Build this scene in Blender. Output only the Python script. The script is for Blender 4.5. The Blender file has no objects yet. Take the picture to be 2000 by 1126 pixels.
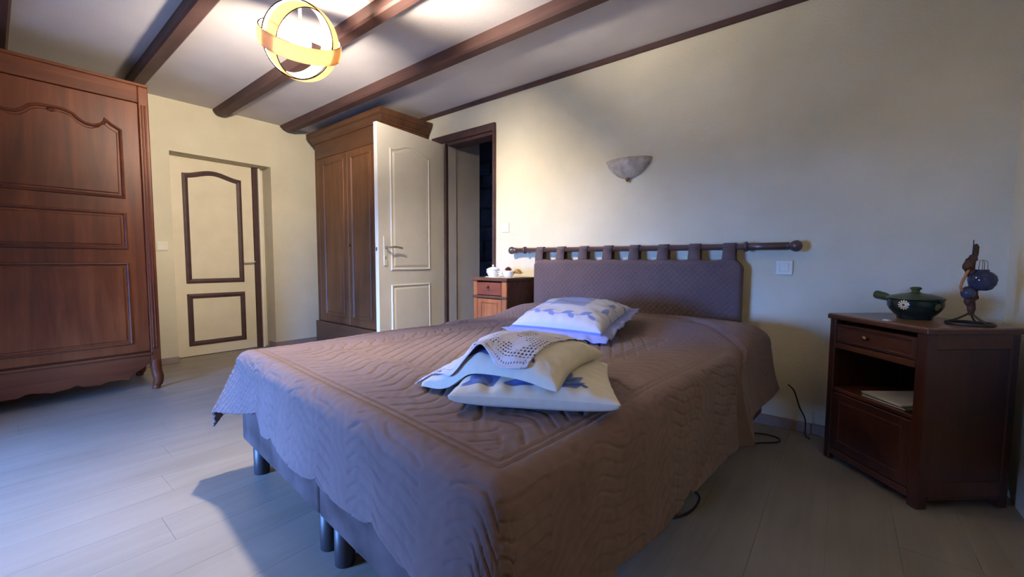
import bpy, bmesh, math, random
import numpy as np
from mathutils import Vector, Matrix
from math import pi, sin, cos, radians, sqrt, atan2

random.seed(7)
SC = bpy.context.scene
COL = SC.collection

# ------------------------------------------------------------------ camera
YAW, PITCH, ROLL, FPX = 2.24347493, 0.065733, 0.004737, 810.0
cam_d = bpy.data.cameras.new('camera')
cam_d.sensor_fit = 'HORIZONTAL'
cam_d.sensor_width = 36.0
cam_d.lens = FPX / 2000.0 * 36.0
cam_d.clip_start = 0.02
cam = bpy.data.objects.new('camera', cam_d)
COL.objects.link(cam)
fw = Vector((cos(YAW) * cos(PITCH), sin(YAW) * cos(PITCH), -sin(PITCH)))
rt = Vector((sin(YAW), -cos(YAW), 0.0))
up = rt.cross(fw)
r2 = rt * cos(ROLL) + up * sin(ROLL)
u2 = -rt * sin(ROLL) + up * cos(ROLL)
M = Matrix((r2, u2, -fw)).transposed().to_4x4()
M.translation = (0, 0, 0.95)
cam.matrix_world = M
SC.camera = cam

# ------------------------------------------------------------------ world, daylight, exposure
SC.view_settings.view_transform = 'Standard'
SC.view_settings.look = 'None'
SC.view_settings.gamma = 1.0
SC.view_settings.use_curve_mapping = False
SC.view_settings.exposure = 0.0
SKY_STRENGTH = 192.0
LAMP_E = 2300.0
wd = bpy.data.worlds.new('sky')
SC.world = wd
wd.use_nodes = True
wn = wd.node_tree.nodes
wn['Background'].inputs['Color'].default_value = (0.15, 0.35, 1.0, 1)
wn['Background'].inputs['Strength'].default_value = SKY_STRENGTH

# room numbers (metres)
XL, XR, YW, YF, H = -4.78, 0.57, 2.80, -1.40, 2.385
WX0, WX1, WZ1 = -2.9, -1.9, 2.1          # french window in the front wall

TF = 0.50                                   # thick outer wall
WZS = 1.20                                  # the roller shutter is let down to this height

pl = bpy.data.lights.new('window_portal', 'AREA')
pl.shape = 'RECTANGLE'
pl.size, pl.size_y = WX1 - WX0, WZS
pl.energy = 1.0
pl.cycles.is_portal = True
po = bpy.data.objects.new('window_portal', pl)
po.location = ((WX0 + WX1) / 2, YF - TF - 0.01, WZS / 2)
po.rotation_euler = (radians(90), 0, 0)    # -Z of the lamp looks to +Y, into the room
COL.objects.link(po)


# ------------------------------------------------------------------ materials
def srgb(r, g, b):
    def f(c):
        c /= 255.0
        return c / 12.92 if c <= 0.04045 else ((c + 0.055) / 1.055) ** 2.4
    return (f(r), f(g), f(b), 1.0)


def new_mat(name):
    m = bpy.data.materials.new(name)
    m.use_nodes = True
    nt = m.node_tree
    b = nt.nodes['Principled BSDF']
    return m, nt, b


def N(nt, t, **kw):
    n = nt.nodes.new(t)
    for k, v in kw.items():
        if k in n.inputs:
            n.inputs[k].default_value = v
        else:
            setattr(n, k, v)
    return n


def mapped(nt, scale=(1, 1, 1), rot=(0, 0, 0), coord='Object'):
    tc = N(nt, 'ShaderNodeTexCoord')
    mp = N(nt, 'ShaderNodeMapping')
    mp.inputs['Scale'].default_value = scale
    mp.inputs['Rotation'].default_value = rot
    nt.links.new(tc.outputs[coord], mp.inputs['Vector'])
    return mp.outputs['Vector']


def ramp(nt, fac, stops):
    r = N(nt, 'ShaderNodeValToRGB')
    els = r.color_ramp.elements
    while len(els) < len(stops):
        els.new(0.5)
    for e, (p, c) in zip(els, stops):
        e.position = p
        e.color = c
    nt.links.new(fac, r.inputs['Fac'])
    return r.outputs['Color']


def bump(nt, b, h, strength=0.3, dist=0.002):
    bp = N(nt, 'ShaderNodeBump')
    bp.inputs['Strength'].default_value = strength
    bp.inputs['Distance'].default_value = dist
    nt.links.new(h, bp.inputs['Height'])
    nt.links.new(bp.outputs['Normal'], b.inputs['Normal'])


def mat_noise(name, c1, c2, scale=8, rough=0.8, bscale=200, bstr=0.2, bdist=0.002, detail=4, spec=0.3, sheen=0.0):
    m, nt, b = new_mat(name)
    v = mapped(nt)
    n = N(nt, 'ShaderNodeTexNoise', Scale=scale, Detail=detail)
    nt.links.new(v, n.inputs['Vector'])
    nt.links.new(ramp(nt, n.outputs['Fac'], [(0.3, c1), (0.7, c2)]), b.inputs['Base Color'])
    b.inputs['Roughness'].default_value = rough
    b.inputs['Specular IOR Level'].default_value = spec
    if sheen:
        b.inputs['Sheen Weight'].default_value = sheen
        b.inputs['Sheen Roughness'].default_value = 0.5
    if bstr:
        n2 = N(nt, 'ShaderNodeTexNoise', Scale=bscale, Detail=3.0)
        nt.links.new(v, n2.inputs['Vector'])
        bump(nt, b, n2.outputs['Fac'], bstr, bdist)
    return m


def mat_wood(name, dark, mid, light, grain='Z', scale=1.0, rough=0.35, spec=0.5, bstr=0.15, coat=0.0):
    m, nt, b = new_mat(name)
    s = {'X': (1.2, 14, 14), 'Y': (14, 1.2, 14), 'Z': (14, 14, 1.2)}[grain]
    v = mapped(nt, tuple(k * scale for k in s))
    n = N(nt, 'ShaderNodeTexNoise', Scale=1.6, Detail=7.0, Roughness=0.65, Distortion=0.6)
    nt.links.new(v, n.inputs['Vector'])
    v2 = mapped(nt, (2.2 * scale,) * 3)
    n2 = N(nt, 'ShaderNodeTexNoise', Scale=1.0, Detail=3.0)
    nt.links.new(v2, n2.inputs['Vector'])
    mx = N(nt, 'ShaderNodeMath', operation='MULTIPLY_ADD')
    nt.links.new(n2.outputs['Fac'], mx.inputs[0])
    mx.inputs[1].default_value = 0.55
    ad = N(nt, 'ShaderNodeMath', operation='MULTIPLY')
    nt.links.new(n.outputs['Fac'], ad.inputs[0])
    ad.inputs[1].default_value = 0.5
    nt.links.new(ad.outputs[0], mx.inputs[2])
    nt.links.new(ramp(nt, mx.outputs[0], [(0.36, dark), (0.52, mid), (0.68, light)]), b.inputs['Base Color'])
    b.inputs['Roughness'].default_value = rough
    b.inputs['Specular IOR Level'].default_value = spec
    b.inputs['Coat Weight'].default_value = coat
    b.inputs['Coat Roughness'].default_value = 0.25
    bump(nt, b, n.outputs['Fac'], bstr, 0.001)
    return m


def mat_plain(name, c, rough=0.5, metal=0.0, spec=0.5):
    return mat_noise(name, tuple(x * 0.93 for x in c[:3]) + (1,), c, 25, rough, 60, 0.03, 0.001, spec=spec) if not metal else _metal(name, c, rough)


def _metal(name, c, rough):
    m, nt, b = new_mat(name)
    n = N(nt, 'ShaderNodeTexNoise', Scale=40.0)
    nt.links.new(mapped(nt), n.inputs['Vector'])
    nt.links.new(ramp(nt, n.outputs['Fac'], [(0.3, tuple(x * 0.8 for x in c[:3]) + (1,)), (0.7, c)]), b.inputs['Base Color'])
    b.inputs['Metallic'].default_value = 1.0
    b.inputs['Roughness'].default_value = rough
    return m


def mat_attr(name, rough=0.85, bscale=900, bstr=0.25, bdist=0.001, sheen=0.1):
    m, nt, b = new_mat(name)
    a = N(nt, 'ShaderNodeAttribute')
    a.attribute_name = 'print'
    nt.links.new(a.outputs['Color'], b.inputs['Base Color'])
    b.inputs['Roughness'].default_value = rough
    b.inputs['Specular IOR Level'].default_value = 0.2
    b.inputs['Sheen Weight'].default_value = sheen
    n2 = N(nt, 'ShaderNodeTexNoise', Scale=bscale, Detail=2.0)
    nt.links.new(mapped(nt), n2.inputs['Vector'])
    bump(nt, b, n2.outputs['Fac'], bstr, bdist)
    return m


MAT = {}
MAT['wall'] = mat_noise('wall_plaster', srgb(208, 200, 174), srgb(218, 210, 186), 3, 0.9, 110, 0.8, 0.004, spec=0.15)
MAT['taupe'] = mat_noise('bounce_cut_plaster', srgb(112, 100, 88), srgb(122, 110, 97), 3, 0.9, 110, 0.6, 0.004, spec=0.15)  # for the unseen front wall, toned dark to cut bounced light
MAT['ceiling'] = mat_noise('ceiling_paint', srgb(202, 196, 195), srgb(211, 205, 204), 2.5, 0.95, 160, 0.5, 0.003, spec=0.1)
MAT['beam'] = mat_wood('beam_wood', srgb(66, 46, 44), srgb(84, 60, 56), srgb(98, 72, 66), 'X', 0.8, 0.6, 0.3)
MAT['brown_paint'] = mat_noise('brown_paint', srgb(70, 50, 49), srgb(82, 60, 58), 12, 0.5, 80, 0.1)
MAT['skirting'] = mat_noise('skirting', srgb(140, 122, 112), srgb(155, 136, 124), 12, 0.5, 80, 0.1)
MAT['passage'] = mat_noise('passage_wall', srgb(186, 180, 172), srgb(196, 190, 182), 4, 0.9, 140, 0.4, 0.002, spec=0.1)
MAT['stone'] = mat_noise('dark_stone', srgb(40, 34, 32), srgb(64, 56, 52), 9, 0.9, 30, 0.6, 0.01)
MAT['floor'] = mat_wood('floor_laminate', srgb(132, 125, 114), srgb(147, 140, 129), srgb(157, 150, 139), 'Y', 0.55, 0.42, 0.45, 0.05)
_nt = MAT['floor'].node_tree
_geo = N(_nt, 'ShaderNodeNewGeometry')
for _n in _nt.nodes:
    if _n.type == 'MAPPING':
        _nt.links.new(_geo.outputs['Position'], _n.inputs['Vector'])
MAT['floor_gap'] = mat_noise('floor_underlay', srgb(122, 116, 106), srgb(130, 124, 114), 6, 0.9)
MAT['terrace'] = mat_noise('added_dark_ground', srgb(84, 88, 74), srgb(98, 100, 86), 3, 0.9, 60, 0.4)  # kept dark so little daylight bounces up through the window
MAT['white_door'] = mat_noise('white_door_paint', srgb(224, 219, 206), srgb(231, 226, 214), 6, 0.45, 90, 0.12, 0.001, spec=0.4)
MAT['cream_door'] = mat_noise('cream_door_paint', srgb(218, 207, 180), srgb(226, 216, 190), 6, 0.5, 90, 0.12, 0.001)
MAT['armoire'] = mat_wood('armoire_wood', srgb(58, 24, 10), srgb(88, 42, 20), srgb(116, 64, 34), 'Z', 0.50, 0.45, 0.25, 0.12, 0.0)
MAT['armoire_rail'] = mat_wood('armoire_rail_wood', srgb(58, 25, 12), srgb(82, 40, 20), srgb(106, 58, 32), 'X', 0.50, 0.5, 0.25, 0.12, 0.0)
MAT['walnut'] = mat_wood('walnut', srgb(62, 36, 20), srgb(96, 58, 32), srgb(122, 78, 44), 'Z', 0.6, 0.5, 0.5, 0.15)
MAT['walnut_rail'] = mat_wood('walnut_rail', srgb(62, 38, 24), srgb(88, 56, 36), srgb(108, 70, 44), 'X', 0.6, 0.5, 0.5, 0.15)
MAT['oak'] = mat_wood('orange_oak', srgb(120, 66, 34), srgb(158, 94, 52), srgb(180, 116, 66), 'Z', 1.2, 0.45, 0.4, 0.15)
MAT['oak_red'] = mat_wood('red_drawer_wood', srgb(92, 44, 28), srgb(116, 60, 38), srgb(132, 74, 48), 'X', 1.2, 0.45, 0.4, 0.15)
MAT['oak_dark_shade'] = mat_wood('dark_and_shaded_oak', srgb(66, 42, 30), srgb(88, 58, 42), srgb(104, 70, 50), 'X', 1.2, 0.45, 0.4, 0.15)
MAT['mahogany'] = mat_wood('red_mahogany', srgb(46, 24, 18), srgb(64, 34, 24), srgb(78, 44, 30), 'Z', 1.0, 0.35, 0.5, 0.15)
MAT['mahogany_rail'] = mat_wood('red_mahogany_rail', srgb(56, 28, 18), srgb(78, 42, 26), srgb(94, 54, 34), 'X', 1.0, 0.35, 0.5, 0.15)
MAT['mahogany_top'] = mat_wood('polished_mahogany_top', srgb(92, 62, 44), srgb(122, 88, 64), srgb(140, 104, 78), 'X', 1.0, 0.28, 0.6, 0.08)
MAT['quilt'] = mat_noise('quilt_cotton', srgb(108, 90, 88), srgb(117, 98, 96), 6, 0.85, 700, 0.35, 0.002, spec=0.2, sheen=0.15)
MAT['headcloth'] = mat_noise('headboard_cotton', srgb(92, 77, 78), srgb(100, 84, 85), 6, 0.85, 700, 0.35, 0.002, spec=0.2, sheen=0.15)
MAT['suede'] = mat_noise('bed_suede', srgb(44, 33, 32), srgb(92, 76, 76), 7, 0.9, 300, 0.3, 0.002, detail=6, sheen=0.1)
MAT['mattress'] = mat_noise('mattress_ticking', srgb(190, 186, 180), srgb(205, 200, 195), 6, 0.9)
MAT['leg'] = mat_plain('bed_leg_dark', srgb(48, 44, 46), 0.45)
MAT['rod'] = mat_plain('rod_bronze', srgb(82, 62, 62), 0.3, 0, 0.6)
MAT['white_plastic'] = mat_plain('white_plastic', srgb(226, 222, 206), 0.35)
MAT['porcelain'] = mat_plain('white_porcelain', srgb(222, 224, 226), 0.15)
MAT['chrome'] = _metal('brushed_chrome', srgb(190, 184, 172), 0.3)
MAT['brass'] = _metal('aged_brass', srgb(150, 120, 74), 0.4)
MAT['iron'] = mat_plain('black_iron', srgb(34, 30, 26), 0.5)
MAT['cord'] = mat_plain('black_cord', srgb(24, 22, 22), 0.5)
MAT['alabaster'] = mat_noise('alabaster', srgb(150, 138, 128), srgb(205, 198, 184), 16, 0.4, 30, 0.05)
MAT['green_glaze'] = mat_noise('green_glaze', srgb(46, 56, 30), srgb(74, 82, 46), 14, 0.3, 40, 0.1, 0.002)
MAT['dark_glaze'] = mat_noise('dark_green_glaze', srgb(16, 26, 24), srgb(34, 46, 40), 18, 0.15, 40, 0.1, 0.002)
MAT['petal'] = mat_plain('cream_petal', srgb(226, 206, 156), 0.5)
MAT['petal_green'] = mat_plain('olive_petal', srgb(120, 124, 58), 0.5)
MAT['flower_eye'] = mat_plain('brown_flower_eye', srgb(120, 60, 30), 0.5)
MAT['blue_glass'] = mat_noise('blue_glaze', srgb(30, 34, 52), srgb(66, 70, 92), 14, 0.08, 40, 0.02)
MAT['driftwood'] = mat_noise('driftwood', srgb(46, 30, 22), srgb(92, 62, 44), 30, 0.8, 60, 0.6, 0.004)
MAT['rope'] = mat_noise('tan_rope', srgb(140, 96, 56), srgb(168, 120, 74), 60, 0.8, 200, 0.5)
MAT['paper'] = mat_plain('white_paper', srgb(220, 216, 208), 0.7)
MAT['print_paper'] = mat_noise('printed_cover', srgb(70, 90, 60), srgb(150, 160, 140), 40, 0.4, 40, 0.0)
MAT['lace'] = mat_noise('white_crochet', srgb(206, 206, 222), srgb(220, 220, 232), 50, 0.9, 900, 0.6, 0.002)
MAT['doily'] = mat_noise('cream_doily', srgb(226, 220, 206), srgb(236, 230, 218), 50, 0.9, 900, 0.5, 0.002)
MAT['blue_cotton'] = mat_noise('blue_cotton', srgb(52, 60, 130), srgb(66, 76, 152), 30, 0.9, 900, 0.3)
MAT['print'] = mat_attr('printed_cotton')
MAT['dried_flower'] = mat_noise('dried_flower', srgb(196, 150, 80), srgb(222, 186, 120), 60, 0.9, 90, 0.6, 0.004)
MAT['dark_flower'] = mat_noise('dark_flower', srgb(90, 40, 36), srgb(130, 62, 50), 80, 0.9, 90, 0.6, 0.004)
MAT['glass_frame'] = mat_plain('window_frame_white', srgb(225, 225, 222), 0.4)

# veneer of the lamp: diffuse + translucent
m, nt, b = new_mat('lamp_veneer')
nt.nodes.remove(b)
df = N(nt, 'ShaderNodeBsdfDiffuse')
tl = N(nt, 'ShaderNodeBsdfTranslucent')
mxs = N(nt, 'ShaderNodeMixShader')
mxs.inputs[0].default_value = 0.45
nv = N(nt, 'ShaderNodeTexNoise', Scale=30.0, Detail=4.0)
nt.links.new(mapped(nt, (1, 1, 6)), nv.inputs['Vector'])
cc = ramp(nt, nv.outputs['Fac'], [(0.3, srgb(216, 194, 164)), (0.7, srgb(228, 208, 180))])
nt.links.new(cc, df.inputs['Color'])
tl.inputs['Color'].default_value = srgb(250, 230, 192)
nt.links.new(df.outputs[0], mxs.inputs[1])
nt.links.new(tl.outputs[0], mxs.inputs[2])
nt.links.new(mxs.outputs[0], nt.nodes['Material Output'].inputs['Surface'])
MAT['veneer'] = m
MAT['lamp_edge'] = mat_noise('lamp_edge', (0.0006, 0.0004, 0.0003, 1), (0.0009, 0.0006, 0.0004, 1), 30, 1.0, 60, 0.0, spec=0.0)
# bulb
m, nt, b = new_mat('bulb_glow')
nt.nodes.remove(b)
em = N(nt, 'ShaderNodeEmission')
em.inputs['Color'].default_value = (1.0, 0.865, 0.70, 1)
em.inputs['Strength'].default_value = LAMP_E
nt.links.new(em.outputs[0], nt.nodes['Material Output'].inputs['Surface'])
MAT['bulb'] = m
# window pane
m, nt, b = new_mat('window_glass')
nt.nodes.remove(b)
tr = N(nt, 'ShaderNodeBsdfTransparent')
tr.inputs['Color'].default_value = (0.94, 0.96, 0.96, 1)
gl = N(nt, 'ShaderNodeBsdfGlossy')
gl.inputs['Roughness'].default_value = 0.02
fr = N(nt, 'ShaderNodeFresnel')
fr.inputs['IOR'].default_value = 1.45
mxs = N(nt, 'ShaderNodeMixShader')
nt.links.new(fr.outputs[0], mxs.inputs[0])
nt.links.new(tr.outputs[0], mxs.inputs[1])
nt.links.new(gl.outputs[0], mxs.inputs[2])
nt.links.new(mxs.outputs[0], nt.nodes['Material Output'].inputs['Surface'])
MAT['pane'] = m


# ------------------------------------------------------------------ object helpers
def link_obj(name, me, mat=None, parent=None, loc=None, rot=None):
    o = bpy.data.objects.new(name, me)
    COL.objects.link(o)
    if mat is not None and me is not None and not me.materials:
        me.materials.append(MAT[mat] if isinstance(mat, str) else mat)
    if parent:
        o.parent = parent
    if loc:
        o.location = loc
    if rot:
        o.rotation_euler = rot
    return o


def from_bm(name, bm, mat, parent=None, loc=None, rot=None, smooth=False):
    bmesh.ops.recalc_face_normals(bm, faces=bm.faces[:])
    me = bpy.data.meshes.new(name)
    bm.to_mesh(me)
    bm.free()
    if smooth:
        me.polygons.foreach_set('use_smooth', [True] * len(me.polygons))
    return link_obj(name, me, mat, parent, loc, rot)


def tag(o, label=None, cat=None, group=None, kind=None):
    if label:
        o['label'] = label
    if cat:
        o['category'] = cat
    if group:
        o['group'] = group
    if kind:
        o['kind'] = kind
    return o


def empty(name, loc, rz=0.0):
    o = bpy.data.objects.new(name, None)
    COL.objects.link(o)
    o.location = loc
    o.rotation_euler = (0, 0, rz)
    o.empty_display_size = 0.1
    return o


def add_box(bm, x0, x1, y0, y1, z0, z1, bev=0.0, seg=1):
    vs = [bm.verts.new((x, y, z)) for z in (z0, z1) for y in (y0, y1) for x in (x0, x1)]
    fs = [(0, 2, 3, 1), (4, 5, 7, 6), (0, 1, 5, 4), (2, 6, 7, 3), (0, 4, 6, 2), (1, 3, 7, 5)]
    faces = [bm.faces.new([vs[i] for i in f]) for f in fs]
    if bev > 0:
        edges = list({e for f in faces for e in f.edges})
        bmesh.ops.bevel(bm, geom=edges, offset=bev, segments=seg, affect='EDGES', profile=0.5)
    return bm


def box(name, x0, x1, y0, y1, z0, z1, mat, parent=None, bev=0.003, seg=1, smooth=False):
    bm = bmesh.new()
    add_box(bm, x0, x1, y0, y1, z0, z1, bev, seg)
    return from_bm(name, bm, mat, parent, smooth=smooth)


def add_prism(bm, pts, fn, d0, d1, bev=0.0):
    """polygon pts in a plane, fn(a, b, depth) -> xyz; extruded from d0 to d1 (d1 = the seen face, bevelled inwards)"""
    a = [bm.verts.new(fn(p[0], p[1], d0)) for p in pts]
    n = len(pts)
    if bev > 0:
        q = offset_poly(pts, bev)
        b1 = [bm.verts.new(fn(p[0], p[1], d1 + (bev if d0 > d1 else -bev) * 0.6)) for p in pts]
        c = [bm.verts.new(fn(p[0], p[1], d1)) for p in q]
        rings = [a, b1, c]
    else:
        rings = [a, [bm.verts.new(fn(p[0], p[1], d1)) for p in pts]]
    for r0, r1 in zip(rings, rings[1:]):
        for i in range(n):
            bm.faces.new((r0[i], r0[(i + 1) % n], r1[(i + 1) % n], r1[i]))
    bm.faces.new(a[::-1])
    bm.faces.new(rings[-1])


def poly_area(p):
    return 0.5 * sum(p[i][0] * p[(i + 1) % len(p)][1] - p[(i + 1) % len(p)][0] * p[i][1] for i in range(len(p)))


def miters(pts, closed=True):
    n = len(pts)
    sgn = 1.0 if (not closed or poly_area(pts) > 0) else -1.0
    out = []
    for i in range(n):
        p = Vector(pts[i])
        a = Vector(pts[(i - 1) % n]) if (closed or i > 0) else None
        c = Vector(pts[(i + 1) % n]) if (closed or i < n - 1) else None
        d1 = (p - a).normalized() if a is not None else None
        d2 = (c - p).normalized() if c is not None else None
        d1 = d1 or d2
        d2 = d2 or d1
        n1 = Vector((-d1.y, d1.x)) * sgn
        n2 = Vector((-d2.y, d2.x)) * sgn
        mm = n1 + n2
        if mm.length < 1e-6:
            mm = n1.copy()
        mm.normalize()
        k = max(0.4, mm.dot(n1))
        out.append(mm / k)
    return out


def offset_poly(pts, d):
    return [(p[0] + m.x * d, p[1] + m.y * d) for p, m in zip(pts, miters(pts))]


def add_moulding(bm, pts, prof, fn, closed=True):
    """sweep: prof is a list of (offset inwards, height) ; fn(a, b, height)"""
    ms = miters(pts, closed)
    rows = [[bm.verts.new(fn(p[0] + m.x * o, p[1] + m.y * o, hh)) for o, hh in prof] for p, m in zip(pts, ms)]
    n = len(rows)
    for i in range(n if closed else n - 1):
        r0, r1 = rows[i], rows[(i + 1) % n]
        for j in range(len(prof) - 1):
            bm.faces.new((r0[j], r1[j], r1[j + 1], r0[j + 1]))
    if not closed:
        bm.faces.new(rows[0])
        bm.faces.new(rows[-1][::-1])


def lathe_mesh(bm, prof, seg=32, ang0=0.0, ang1=2 * pi, sx=1.0, sy=1.0, centre=(0, 0, 0)):
    full = abs(ang1 - ang0 - 2 * pi) < 1e-6
    n = seg if full else seg + 1
    rows = []
    for r, z in prof:
        if r < 1e-6:
            rows.append([bm.verts.new((centre[0], centre[1], centre[2] + z))])
        else:
            rows.append([bm.verts.new((centre[0] + r * sx * cos(ang0 + (ang1 - ang0) * k / seg), centre[1] + r * sy * sin(ang0 + (ang1 - ang0) * k / seg), centre[2] + z)) for k in range(n)])
    for a, b in zip(rows, rows[1:]):
        for k in range(seg):
            k2 = (k + 1) % n if full else k + 1
            if len(a) == 1 and len(b) == 1:
                continue
            if len(a) == 1:
                bm.faces.new((a[0], b[k], b[k2]))
            elif len(b) == 1:
                bm.faces.new((a[k], a[k2], b[0]))
            else:
                bm.faces.new((a[k], a[k2], b[k2], b[k]))
    return bm


def lathe(name, prof, mat, parent=None, loc=None, seg=32, rot=None, **kw):
    bm = bmesh.new()
    lathe_mesh(bm, prof, seg, **kw)
    return from_bm(name, bm, mat, parent, loc, rot, smooth=True)


def add_tube(bm, pts, rad, seg=8, cap=True):
    P = [Vector(p) for p in pts]
    n = len(P)
    rs = rad if isinstance(rad, (list, tuple)) else [rad] * n
    t0 = (P[1] - P[0]).normalized()
    ref = Vector((0, 0, 1)) if abs(t0.z) < 0.9 else Vector((1, 0, 0))
    nx = t0.cross(ref).normalized()
    rows = []
    for i in range(n):
        t = (P[min(i + 1, n - 1)] - P[max(i - 1, 0)]).normalized()
        nx = (nx - t * nx.dot(t)).normalized()
        ny = t.cross(nx)
        rows.append([bm.verts.new(P[i] + (nx * cos(2 * pi * k / seg) + ny * sin(2 * pi * k / seg)) * rs[i]) for k in range(seg)])
    for a, b in zip(rows, rows[1:]):
        for k in range(seg):
            bm.faces.new((a[k], a[(k + 1) % seg], b[(k + 1) % seg], b[k]))
    if cap:
        bm.faces.new(rows[0][::-1])
        bm.faces.new(rows[-1])


def tube(name, pts, rad, mat, parent=None, seg=8, loc=None):
    bm = bmesh.new()
    add_tube(bm, pts, rad, seg)
    return from_bm(name, bm, mat, parent, loc, smooth=True)


def catmull(pts, k=8):
    P = [Vector(p) for p in pts]
    out = []
    for i in range(len(P) - 1):
        p0, p1, p2, p3 = P[max(i - 1, 0)], P[i], P[i + 1], P[min(i + 2, len(P) - 1)]
        for j in range(k):
            t = j / k
            out.append(0.5 * ((2 * p1) + (p2 - p0) * t + (2 * p0 - 5 * p1 + 4 * p2 - p3) * t * t + (3 * p1 - p0 - 3 * p2 + p3) * t ** 3))
    out.append(P[-1])
    return out


def grid_mesh(name, V, mask=None, closed_u=False):
    """V: array (nu, nv, 3) -> mesh of quads; mask (nu-1, nv-1) of kept faces"""
    nu, nv = V.shape[:2]
    idx = np.arange(nu * nv).reshape(nu, nv)
    q = np.stack([idx[:-1, :-1], idx[1:, :-1], idx[1:, 1:], idx[:-1, 1:]], -1)
    if mask is not None:
        q = q[mask]
    q = q.reshape(-1, 4)
    me = bpy.data.meshes.new(name)
    me.vertices.add(nu * nv)
    me.vertices.foreach_set('co', V.reshape(-1).astype(np.float32))
    me.loops.add(q.size)
    me.loops.foreach_set('vertex_index', q.reshape(-1).astype(np.int32))
    me.polygons.add(len(q))
    me.polygons.foreach_set('loop_start', (np.arange(len(q)) * 4).astype(np.int32))
    me.polygons.foreach_set('use_smooth', np.ones(len(q), bool))
    me.update(calc_edges=True)
    return me


# ------------------------------------------------------------------ the room shell
T = 0.15


def struct(o, label, cat):
    return tag(o, label, cat, kind='structure')


bm = bmesh.new()
add_box(bm, -6.0, XR + T, YF - TF, 5.0, -0.12, -0.0035)
fl = struct(from_bm('floor', bm, 'floor_gap'), 'pale grey-beige laminate floor of long planks', 'floor')
# planks run along Y
pw, plen, gap = 0.192, 1.285, 0.0008
rowi = 0
x = XR + 0.002
plank_me = {}
while x > -5.0:
    x0 = max(x - pw, -5.02)
    y = YF - (rowi * 0.47 % 1.0) * plen
    while y < YW + 0.25:
        ya, yb = max(y, YF), min(y + plen, YW + 0.28)
        if yb - ya > 0.02:
            key = (round(x - x0, 4), round(yb - ya, 4))
            if key not in plank_me:
                b2 = bmesh.new()
                add_box(b2, gap / 2, key[0] - gap / 2, gap / 2, key[1] - gap / 2, -0.0035, 0.0, 0.0)
                me = bpy.data.meshes.new('plank')
                bmesh.ops.recalc_face_normals(b2, faces=b2.faces[:])
                b2.to_mesh(me)
                b2.free()
                me.materials.append(MAT['floor'])
                plank_me[key] = me
            link_obj('plank', plank_me[key], None, fl, (x0, ya, 0))
        y += plen
    x = x0
    rowi += 1
    if x0 <= -5.02:
        break


bm = bmesh.new()
add_box(bm, XL - 0.4, XR + T, YF - TF, YW + T, H, H + 0.15)
ceil = struct(from_bm('ceiling', bm, 'ceiling'), 'grey-white rough plaster ceiling between dark beams', 'ceiling')

DY0, DY1, DZ = 1.046, 1.893, 1.928       # recess of the cream door in the left wall
bm = bmesh.new()
add_box(bm, XL - 0.3, XL, YF - T, DY0, 0, H)
add_box(bm, XL - 0.3, XL, DY1, YW + T, 0, H)
add_box(bm, XL - 0.3, XL, DY0, DY1, DZ, H)
struct(from_bm('wall_left', bm, 'wall'), 'cream plaster wall with recessed brown-trimmed door', 'wall')
bm = bmesh.new()
OX0, OX1, OZ = -3.07, -2.425, 2.085      # opening of the passage in the back wall
add_box(bm, XL, OX0, YW, YW + T, 0, H)
add_box(bm, OX1, XR + T, YW, YW + T, 0, H)
add_box(bm, OX0, OX1, YW, YW + T, OZ, H)
struct(from_bm('wall_back', bm, 'wall'), 'cream plaster wall behind the headboard', 'wall')
bm = bmesh.new()
add_box(bm, XR, XR + T, YF - T, YW, 0, H)
struct(from_bm('wall_right', bm, 'wall'), 'cream wall at the right beside the reddish nightstand', 'wall')
bm = bmesh.new()
add_box(bm, XL, WX0, YF - TF, YF, 0, H)
add_box(bm, WX1, XR, YF - TF, YF, 0, H)
add_box(bm, WX0, WX1, YF - TF, YF, WZ1, H)
struct(from_bm('wall_front', bm, 'taupe'), 'taupe front wall with french window behind the viewer, darkened to cut bounce light', 'wall')

# window (behind the viewer, lets the daylight in)
wr = struct(empty('window_1', ((WX0 + WX1) / 2, YF - TF + 0.08, 0)), 'white french window behind the viewer', 'window')
hw = (WX1 - WX0) / 2
for (a, b_, c, d) in ((-hw, -hw + 0.07, 0, WZ1), (hw - 0.07, hw, 0, WZ1), (-0.05, 0.05, 0.07, WZ1 - 0.07), (-hw + 0.07, hw - 0.07, 0, 0.07), (-hw + 0.07, hw - 0.07, WZ1 - 0.07, WZ1)):
    box('window_frame', a, b_, -0.03, 0.03, c, d, 'glass_frame', wr)
for a, b_ in ((-hw + 0.07, -0.05), (0.05, hw - 0.07)):
    box('pane', a, b_, -0.004, 0.004, 0.07, WZ1 - 0.07, 'pane', wr, 0)
n_ = 14
for k in range(n_):
    za = WZS + (WZ1 - WZS) * k / n_
    box('shutter_slat', -hw, hw, -0.066, -0.054, za + 0.001, za + (WZ1 - WZS) / n_ - 0.001, 'glass_frame', wr, 0.003)
bm = bmesh.new()
add_box(bm, -12, 8, -14, YF - TF - 0.001, -0.2, -0.02)  # added unseen ground, stops sky light from below reaching the ceiling
struct(from_bm('terrace', bm, 'terrace'), 'unseen terrace outside the french window, added to block light from below', 'terrace')

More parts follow.
